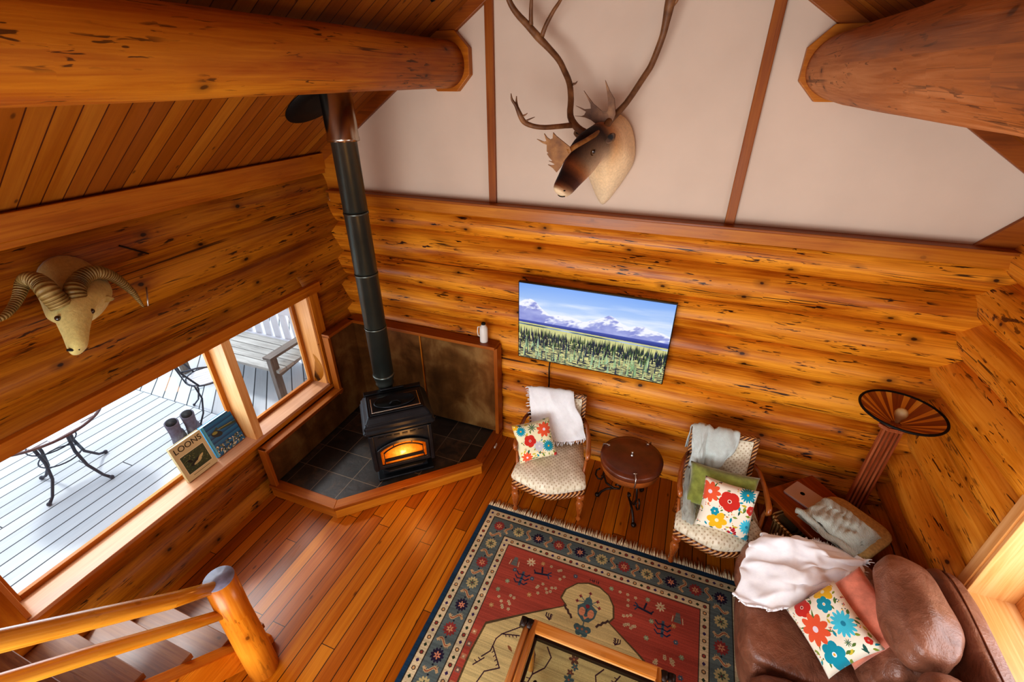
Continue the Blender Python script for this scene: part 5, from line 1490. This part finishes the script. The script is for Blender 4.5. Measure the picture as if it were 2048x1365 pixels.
rows = [[(.66, -1.30, .44), (.69, -1.17, .50), (.72, -1.02, .56), (.80, -.92, .60), (.86, -.84, .50)],
        [(.80, -1.36, .51), (.82, -1.22, .56), (.86, -1.06, .63), (.92, -.95, .645), (.97, -.85, .56)],
        [(.96, -1.33, .52), (.98, -1.20, .60), (1.02, -1.06, .655), (1.06, -.96, .66), (1.10, -.86, .58)],
        [(1.08, -1.24, .56), (1.12, -1.16, .63), (1.16, -1.06, .67), (1.20, -.98, .67), (1.23, -.88, .60)],
        [(1.22, -1.15, .66), (1.25, -1.11, .68), (1.29, -1.05, .70), (1.33, -1.0, .69), (1.36, -.93, .63)]]
cloth_thing('throw', 'crumpled white fringed throw over the far arm of the leather sofa', 'throw', rows, M['throww'], (.95, -1.1, .6), [('u1', 60, .03, (.4, 1, -.3)), ('u0', 20, .02, (-1, -.4, -.4)), ('v1', 14, .03, (1, .2, 0))], .012, 80, 80, .042, 5.5, 21)

# ------------------------------------------------------------------ glass coffee table
ct = thing('coffee_table', 'glass topped cane coffee table with leather bound corners on the rug', 'table', (-.065, -2.335, .013))
cw, cd = .80, .92
for s in (-1, 1):
    for o_, z in ((.02, .44), (.058, .445)):
        mb = MB(); mb.tube([(s*(cw/2-o_), -cd/2+.01, z), (s*(cw/2-o_), cd/2-.01, z)], .019, 12); mb.done('side_rail', M['cane'], ct)
for s in (-1, 1):
    mb = MB(); mb.box((0, s*(cd/2-.035), .44), (cw-.08, .075, .036)); mb.done('end_rail', M['cane'], ct, bevel=.012)
mb = MB()
for s in (-1, 1): mb.box((0, s*(cd/2-.08), .43), (cw-.14, .018, .03)); mb.box((s*(cw/2-.085), 0, .43), (.014, cd-.16, .03))
mb.done('inner_lip', M['ironrust'], ct)
mb = MB(); mb.box((0, 0, .44), (cw-.15, cd-.15, .008)); mb.done('glass_top', M['tglass'], ct)
for sx in (-1, 1):
    for sy in (-1, 1):
        mb = MB(); mb.tube([(sx*(cw/2-.05), sy*(cd/2-.05), .425), (sx*(cw/2-.05), sy*(cd/2-.05), .0)], .02, 10); mb.done('leg', M['cane'], ct)
        mb = MB()
        for q in (0, .034):
            mb.tube([(sx*(cw/2+.002-q), sy*(cd/2-.04)-.02, .44), (sx*(cw/2+.002-q), sy*(cd/2-.04)+.03, .45)], .023, 10)
        mb.done('corner_binding', M['ironrust'], ct)
mb = MB(); mb.tube([(-cw/2+.1, cd/2-.12, .03), (-.05, -.1, .2), (cw/2-.1, -cd/2+.12, .03)], .012, 8); mb.tube([(cw/2-.1, cd/2-.12, .03), (.05, -.1, .2), (-cw/2+.1, -cd/2+.12, .03)], .012, 8); mb.done('cross_brace', M['black'], ct)

# ------------------------------------------------------------------ caribou mount
cb = thing('caribou_mount', 'mounted caribou head with tall branching antlers on the white gable', 'animal mount', (-.57, 0, 2.65))
co_ = Vector((-.57, 0, 2.65))
def lc(h): return lin(h)[:3]
CREAM, TANF, BRN, DBR, WHT = lc('fff0d8'), lc('e0bc90'), lc('a8784a'), lc('6a4426'), lc('f8ecd8')
def sec(c, U, V, pinch, a, b): return (Vector(c)-co_, U, V, pinch, a, b)
fx, fy = -.52, -.85  # facing direction of the head (horizontal part)
def U_(w): v = Vector((.85, -.52, 0)).normalized()*w; return tuple(v)
S = [sec((-.565, .01, 2.66), (.165, 0, 0), (.02, 0, .30), .62, CREAM, WHT),
     sec((-.565, -.03, 2.67), (.172, 0, 0), (.02, -.01, .295), .58, CREAM, WHT),
     sec((-.57, -.09, 2.70), (.165, -.02, 0), (.0, -.03, .25), .5, CREAM, WHT),
     sec((-.575, -.16, 2.745), (.145, -.04, 0), (.0, -.05, .19), .5, CREAM, CREAM),
     sec((-.585, -.23, 2.785), U_(.118), (-.01, -.06, .14), .35, TANF, CREAM),
     sec((-.60, -.30, 2.80), U_(.096), (-.01, -.065, .11), .25, DBR, CREAM),
     sec((-.618, -.355, 2.795), U_(.088), (-.02, -.075, .10), .2, DBR, CREAM),
     sec((-.64, -.40, 2.76), U_(.083), (-.04, -.085, .09), .25, DBR, CREAM),
     sec((-.662, -.437, 2.715), U_(.068), (-.05, -.075, .075), .3, DBR, CREAM),
     sec((-.684, -.472, 2.67), U_(.055), (-.045, -.06, .06), .3, BRN, TANF),
     sec((-.705, -.505, 2.63), U_(.05), (-.04, -.052, .048), .2, DBR, BRN),
     sec((-.722, -.53, 2.598), U_(.047), (-.036, -.045, .042), .1, DBR, BRN),
     sec((-.737, -.55, 2.572), U_(.044), (-.033, -.038, .038), .1, BRN, WHT),
     sec((-.748, -.563, 2.555), U_(.034), (-.025, -.028, .028), .1, WHT, WHT),
     sec((-.753, -.569, 2.548), U_(.015), (-.012, -.012, .012), .1, WHT, WHT)]
mb = MB(); mb.loft(S, 28)
mb.done('head_and_neck', M['fur'], cb, sub=1)
uh = Vector((.85, -.52, 0)).normalized(); dn = Vector((-.5, -.78, -.9)).normalized(); upn = dn.cross(uh).normalized()
if upn.z < 0: upn = -upn
for s in (-1, 1):
    e = Vector((-.648, -.405, 2.775)) + uh*s*.076 + upn*.012 - co_
    mb = MB(); mb.sph(e, .015, 14); mb.done('eye', M['eye'], cb)
    mb = MB(); mb.tube([e + dn*.024*math.cos(a) + upn*.017*math.sin(a) + uh*s*.0015 for a in (2*PI*i/16 for i in range(16))], .0055, 6, closed=True); mb.done('eyelid', plain('eyelid_fur', '4a3018', .9, .1), cb)
    # ears point outwards
    b = Vector((-.600, -.315, 2.855)) + uh*s*.085 - co_
    tip = b + uh*s*(.115 if s < 0 else .06) + Vector((0, .0 if s < 0 else -.06, .0 if s < 0 else -.01))
    mb = MB(); d = tip-b; side = d.cross(Vector((0, -1, .3))).normalized()
    def ear(u, v, b=b, d=d, side=side):
        w_ = .036*math.sin(PI*min(1, (u*.85+.12)))**.8; a = (v-.5)*2.2
        return b + d*u + side*w_*math.sin(a) + Vector((0, .8, .2))*w_*(math.cos(a)-.3)
    mb.grid(ear, 10, 8, colfn=lambda u, v: lin('5a4230') if .25 < v < .75 and u < .85 else lin('c0a890')); mb.done('ear', M['fur'], cb, solid=.007)
    n_ = Vector((-.742, -.562, 2.572)) + uh*s*.026 + upn*.006 - co_
    mb = MB(); mb.sph(n_-Vector((-.004, -.004, 0)), .011, 10, (1, 1, .6)); mb.done('nostril', M['black'], cb)
mb = MB(); mb.tube([Vector((-.737, -.553, 2.542))+uh*x-Vector((0, 0, .0)) + dn*(.010-8*x*x) - co_ for x in (-.03, -.015, 0, .015, .03)], .003, 6); mb.done('mouth', M['black'], cb)
def ant(name, chains, mat='antler', palms=(), parent=None):
    mb = MB()
    for ch in chains:
        P = [Vector(p[:3])-co_ for p in ch]; Rr = [p[3] for p in ch]
        # resample for smooth curves
        n = (len(P)-1)*3; Q = [catmull(P, i/n) for i in range(n+1)]; RR = [Rr[min(int(i/3), len(Rr)-1)]*(1-(i % 3)/3) + Rr[min(int(i/3)+1, len(Rr)-1)]*((i % 3)/3) for i in range(n+1)]
        mb.tube(Q, RR, 10, lump=.08)
    for pl, th in palms:
        from mathutils.geometry import tessellate_polygon
        pts = [Vector(p)-co_ for p in pl]; f_ = [mb.bm.verts.new(p+Vector((0, -th, 0))) for p in pts]; b_ = [mb.bm.verts.new(p+Vector((0, th, 0))) for p in pts]
        for t3 in tessellate_polygon([pts]):
            mb.bm.faces.new([f_[i] for i in t3]); mb.bm.faces.new([b_[i] for i in reversed(t3)])
        for i in range(len(pts)): mb.bm.faces.new((f_[i], b_[i], b_[(i+1) % len(pts)], f_[(i+1) % len(pts)]))
    return mb.done(name, M[mat], parent or cb)
BEAM_L=[(-0.651,-0.33,2.861,0.022),(-0.717,-0.34,2.895,0.022),(-0.775,-0.3,2.954,0.02),(-0.793,-0.24,3.04,0.019),(-0.818,-0.2,3.127,0.018),(-0.862,-0.18,3.198,0.017),(-0.902,-0.17,3.253,0.017),(-0.967,-0.16,3.311,0.018),(-1.035,-0.16,3.368,0.022),(-1.103,-0.17,3.432,0.02),(-1.17,-0.18,3.492,0.018),(-1.21,-0.2,3.554,0.016),(-1.22,-0.25,3.641,0.013),(-1.181,-0.33,3.736,0.008)]
TL1=[(-1.081,-0.17,3.431,0.014),(-1.079,-0.18,3.491,0.012),(-1.07,-0.2,3.548,0.01),(-1.049,-0.24,3.622,0.004)]
TL2=[(-1.014,-0.16,3.375,0.015),(-0.987,-0.17,3.428,0.013),(-0.935,-0.19,3.496,0.011),(-0.89,-0.22,3.537,0.009),(-0.843,-0.26,3.608,0.004)]
BEZ=[(-0.741,-0.32,2.909,0.018),(-0.79,-0.36,2.906,0.015),(-0.893,-0.43,2.9,0.014),(-0.962,-0.46,2.909,0.014),(-1.009,-0.48,2.931,0.016),(-1.027,-0.5,2.969,0.015),(-1.048,-0.51,3.016,0.01),(-1.069,-0.52,3.047,0.007),(-1.071,-0.53,3.08,0.002)]
BEZ2=[(-1.043,-0.5,3.0,0.01),(-1.049,-0.5,3.033,0.006),(-1.049,-0.5,3.066,0.002)]
BEZ3=[(-1.006,-0.48,2.933,0.006),(-0.971,-0.48,2.947,0.004),(-0.944,-0.47,2.958,0.001)]
BEZ4=[(-1.008,-0.5,2.964,0.006),(-0.99,-0.5,2.972,0.003),(-0.98,-0.5,2.98,0.001)]
SPUR=[(-0.796,-0.2,3.124,0.008),(-0.781,-0.2,3.127,0.005),(-0.769,-0.2,3.14,0.001)]
BEAM_R=[(-0.569,-0.32,2.861,0.022),(-0.55,-0.28,2.917,0.022),(-0.532,-0.22,2.951,0.022),(-0.467,-0.18,3.025,0.018),(-0.388,-0.14,3.16,0.018),(-0.357,-0.13,3.215,0.018),(-0.332,-0.13,3.29,0.018),(-0.312,-0.14,3.362,0.018),(-0.304,-0.15,3.421,0.021),(-0.297,-0.17,3.483,0.026),(-0.294,-0.19,3.535,0.028),(-0.312,-0.24,3.612,0.018),(-0.352,-0.3,3.694,0.008)]
TR1=[(-0.281,-0.17,3.493,0.012),(-0.257,-0.18,3.523,0.009),(-0.256,-0.2,3.584,0.004)]
BROW=[(-0.582,-0.36,2.884,0.014),(-0.586,-0.42,2.873,0.014),(-0.625,-0.52,2.845,0.013),(-0.662,-0.6,2.823,0.014),(-0.695,-0.64,2.798,0.016)]
SHOVEL=[(-0.681,2.825),(-0.73,2.857),(-0.763,2.879),(-0.779,2.895),(-0.78,2.865),(-0.797,2.859),(-0.813,2.868),(-0.831,2.888),(-0.816,2.849),(-0.832,2.846),(-0.873,2.858),(-0.835,2.837),(-0.813,2.831),(-0.812,2.797),(-0.8,2.785),(-0.811,2.784),(-0.796,2.765),(-0.776,2.747),(-0.789,2.744),(-0.799,2.746),(-0.769,2.734),(-0.762,2.728),(-0.781,2.723),(-0.803,2.726),(-0.774,2.71),(-0.75,2.687),(-0.729,2.713),(-0.706,2.755),(-0.67,2.8)]
BEZR=[(-0.517,2.947),(-0.532,2.911),(-0.585,2.909),(-0.628,2.917),(-0.655,2.935),(-0.693,2.948),(-0.76,2.955),(-0.717,2.954),(-0.699,2.961),(-0.689,2.979),(-0.755,3.01),(-0.7,2.992),(-0.661,2.996),(-0.665,3.02),(-0.711,3.09),(-0.685,3.061),(-0.649,3.023),(-0.593,2.983),(-0.563,2.981),(-0.555,3.001),(-0.568,3.067),(-0.59,3.145),(-0.558,3.09),(-0.528,3.051),(-0.518,3.005),(-0.511,2.97)]
aL = ant('antler', [BEAM_L, TL1, TL2, BEZ, BEZ2, BEZ3, BEZ4, SPUR])
aR = ant('antler', [BEAM_R, TR1])
ant('palm', [], 'antler', [([(x, -.26, z) for x, z in BEZR], .008)], aR)
ant('brow_shovel', [BROW], 'antler2', [([(x, -.64, z) for x, z in SHOVEL], .006)], aR)

# ------------------------------------------------------------------ ram mount
rm = thing('ram_mount', 'mounted white ram head with curled horns on the left log wall', 'animal mount', (-2.98, -2.08, 2.15))
ro = Vector((-2.98, -2.08, 2.15))
RW, RY, RD_ = lc('f2ecc4'), lc('dccfa4'), lc('b49a6c')
def rs_(c, U, V, p, a, b): return (Vector(c)-ro, U, V, p, a, b)
RS = [rs_((-2.98, -2.06, 2.20), (0, .145, 0), (0, 0, .19), .35, RD_, RY),
      rs_((-2.93, -2.065, 2.205), (0, .15, 0), (0, 0, .185), .35, RY, RY),
      rs_((-2.86, -2.09, 2.19), (0, .155, 0), (.02, 0, .15), .3, RY, RW),
      rs_((-2.79, -2.12, 2.175), (0, .158, 0), (.03, 0, .125), .2, RY, RW),
      rs_((-2.73, -2.16, 2.18), (0, .14, 0), (.045, 0, .095), .2, RY, RW),
      rs_((-2.68, -2.20, 2.19), (.0, .092, 0), (.06, 0, .07), .25, RW, RW),
      rs_((-2.635, -2.235, 2.165), (.0, .08, 0), (.06, 0, .055), .3, RW, RW),
      rs_((-2.59, -2.27, 2.135), (.0, .062, 0), (.052, 0, .05), .3, RW, RW),
      rs_((-2.555, -2.30, 2.105), (.0, .05, 0), (.045, 0, .045), .2, RW, RW),
      rs_((-2.53, -2.318, 2.085), (.0, .045, 0), (.038, 0, .04), .1, RW, RW),
      rs_((-2.512, -2.33, 2.07), (.0, .034, 0), (.027, 0, .03), .1, RW, RW),
      rs_((-2.505, -2.336, 2.064), (.0, .015, 0), (.01, 0, .012), .1, RW, RW)]
mb = MB(); mb.loft(RS, 26); mb.done('head_and_neck', M['fur'], rm, sub=1)
HR=[(-2.66,-2.185,2.215,0.045),(-2.68,-2.171,2.269,0.044),(-2.72,-2.128,2.291,0.042),(-2.74,-2.083,2.308,0.039),(-2.75,-2.032,2.311,0.036),(-2.76,-1.987,2.288,0.032),(-2.78,-1.941,2.244,0.027),(-2.8,-1.903,2.186,0.022),(-2.82,-1.869,2.123,0.017),(-2.84,-1.847,2.061,0.011),(-2.86,-1.827,2.008,0.004)]
HL=[(-2.66,-2.25,2.235,0.045),(-2.68,-2.26,2.305,0.044),(-2.72,-2.252,2.331,0.042),(-2.76,-2.253,2.352,0.038),(-2.8,-2.262,2.354,0.033),(-2.82,-2.282,2.328,0.028),(-2.8,-2.32,2.294,0.023),(-2.76,-2.37,2.27,0.019),(-2.72,-2.423,2.257,0.015),(-2.7,-2.47,2.253,0.009)]
for HH in (HR, HL):
    mb = MB(); P = [Vector(p[:3])-ro for p in HH]; n = (len(P)-1)*6; Q = [catmull(P, i/n) for i in range(n+1)]
    RR = []
    for i in range(n+1):
        k = min(i//6, len(HH)-2); f = i/6-k; r = HH[k][3]*(1-f)+HH[k+1][3]*f; RR.append(r*(1+.025*math.sin(i*2.3)*(1 if i < n*.5 else .2)))
    mb.tube(Q, RR, 16); mb.done('horn', M['horn'], rm)
for c in ((-2.598, -2.180, 2.188), (-2.622, -2.300, 2.202)):
    mb = MB(); mb.sph(Vector(c)-ro, .013, 12); mb.done('eye', M['eye'], rm)
for s, b in ((1, (-2.72, -2.07, 2.18)),):
    b = Vector(b)-ro; d = Vector((0.0, s*.06, -.02))
    mb = MB(); mb.grid(lambda u, v: b + d*u + Vector((.012, 0, .022))*math.sin((v-.5)*2.2)*math.sin(PI*(u*.85+.12)) + Vector((-.012, 0, 0))*math.cos((v-.5)*2.2), 8, 6, colfn=lambda u, v: tuple(RY)+(1,)); mb.done('ear', M['fur'], rm, solid=.006)
mb = MB(); mb.tube([Vector((-2.499-abs(y)*.35, -2.336+y, 2.084+abs(y)*.3))-ro for y in (-.036, -.018, 0, .018, .036)], [.005, .008, .008, .008, .005], 6); mb.done('nose', M['black'], rm)
for q, l in ((((-2.97, -1.712, 2.069), (-2.93, -1.767, 1.975)), 'short bright nail driven into the log wall below the right ram horn'), (((-2.975, -1.754, 2.339), (-2.975, -1.625, 2.25)), 'thin dark twig peg lying across the log wall above the ram horn')):
    mb = MB(); mb.tube([Vector(q[0]), Vector(q[1])], .005, 6)
    tag(mb.done('wall_nail' if 'nail' in l else 'wall_peg', M['nail'] if 'nail' in l else M['ironrust']), l, 'nail' if 'nail' in l else 'peg')

# ------------------------------------------------------------------ light
w = bpy.data.worlds.new('sky'); bpy.context.scene.world = w; w.use_nodes = True
bg = w.node_tree.nodes['Background']; bg.inputs[0].default_value = (.84, .91, 1.0, 1); bg.inputs[1].default_value = 1.5
def area(name, loc, size, target, power, color=(1, 1, 1), spread=None):
    l = bpy.data.lights.new(name, 'AREA'); l.shape = 'RECTANGLE'; l.size, l.size_y = size; l.energy = power; l.color = color
    if spread: l.spread = math.radians(spread)
    o = bpy.data.objects.new(name, l); COL.objects.link(o); o.location = loc
    o.rotation_euler = (Vector(target)-Vector(loc)).to_track_quat('-Z', 'Y').to_euler(); return o
def point(name, loc, power, color, r=.05):
    l = bpy.data.lights.new(name, 'POINT'); l.energy = power; l.color = color; l.shadow_soft_size = r
    o = bpy.data.objects.new(name, l); COL.objects.link(o); o.location = loc; return o
sl = bpy.data.lights.new('sun', 'SUN'); sl.energy = 1.6; sl.angle = math.radians(8); sl.color = (1, .97, .93)
so_ = bpy.data.objects.new('sun', sl); COL.objects.link(so_); so_.rotation_euler = Vector((.62, -.12, -.78)).to_track_quat('-Z', 'Y').to_euler(); so_.location = (-6, 0, 6)
point('fire_light', (-1.78, -1.02, .5), 4, (1, .45, .12), .08)
area('front_key_fill', (-1.1, -5.0, 1.05), (3.2, 1.7), (.2, 0, 1.6), 130, (.94, .97, 1))  # key light added behind the camera, no window is built there
area('overhead_fill', (-.6, -4.4, 3.7), (1.5, .9), (.3, -.8, 0), 16, (.95, .97, 1))  # fill lamp added under the closed ceiling, no roof opening here
area('right_window_light', (2.0, -1.78, 1.35), (1.2, .9), (0, -1.6, .4), 14, (.95, .97, 1))
area('left_window_light', (-3.3, -1.9, 1.2), (1.9, .8), (-1.0, -1.6, .1), 16, (.92, .96, 1))

cam = bpy.data.cameras.new('camera'); co = bpy.data.objects.new('camera', cam); COL.objects.link(co)
cam.sensor_width = 36; cam.lens = 914.34/2048*36; cam.clip_start = .05
a_, b_, c_ = math.radians(21.12), math.radians(60.19), math.radians(-.18)
Rz = Matrix.Rotation(a_, 3, 'Z'); Rx = Matrix.Rotation(b_, 3, 'X')
Ry = Matrix.Rotation(c_, 3, 'Z')
co.matrix_world = Matrix.Translation((0, -3.3, 3.15)) @ (Rz @ Rx @ Ry).to_4x4()
bpy.context.scene.camera = co
vs_ = bpy.context.scene.view_settings
vs_.view_transform = 'Standard'; vs_.look = 'Medium High Contrast'; vs_.exposure = 0.0; vs_.gamma = 1.0
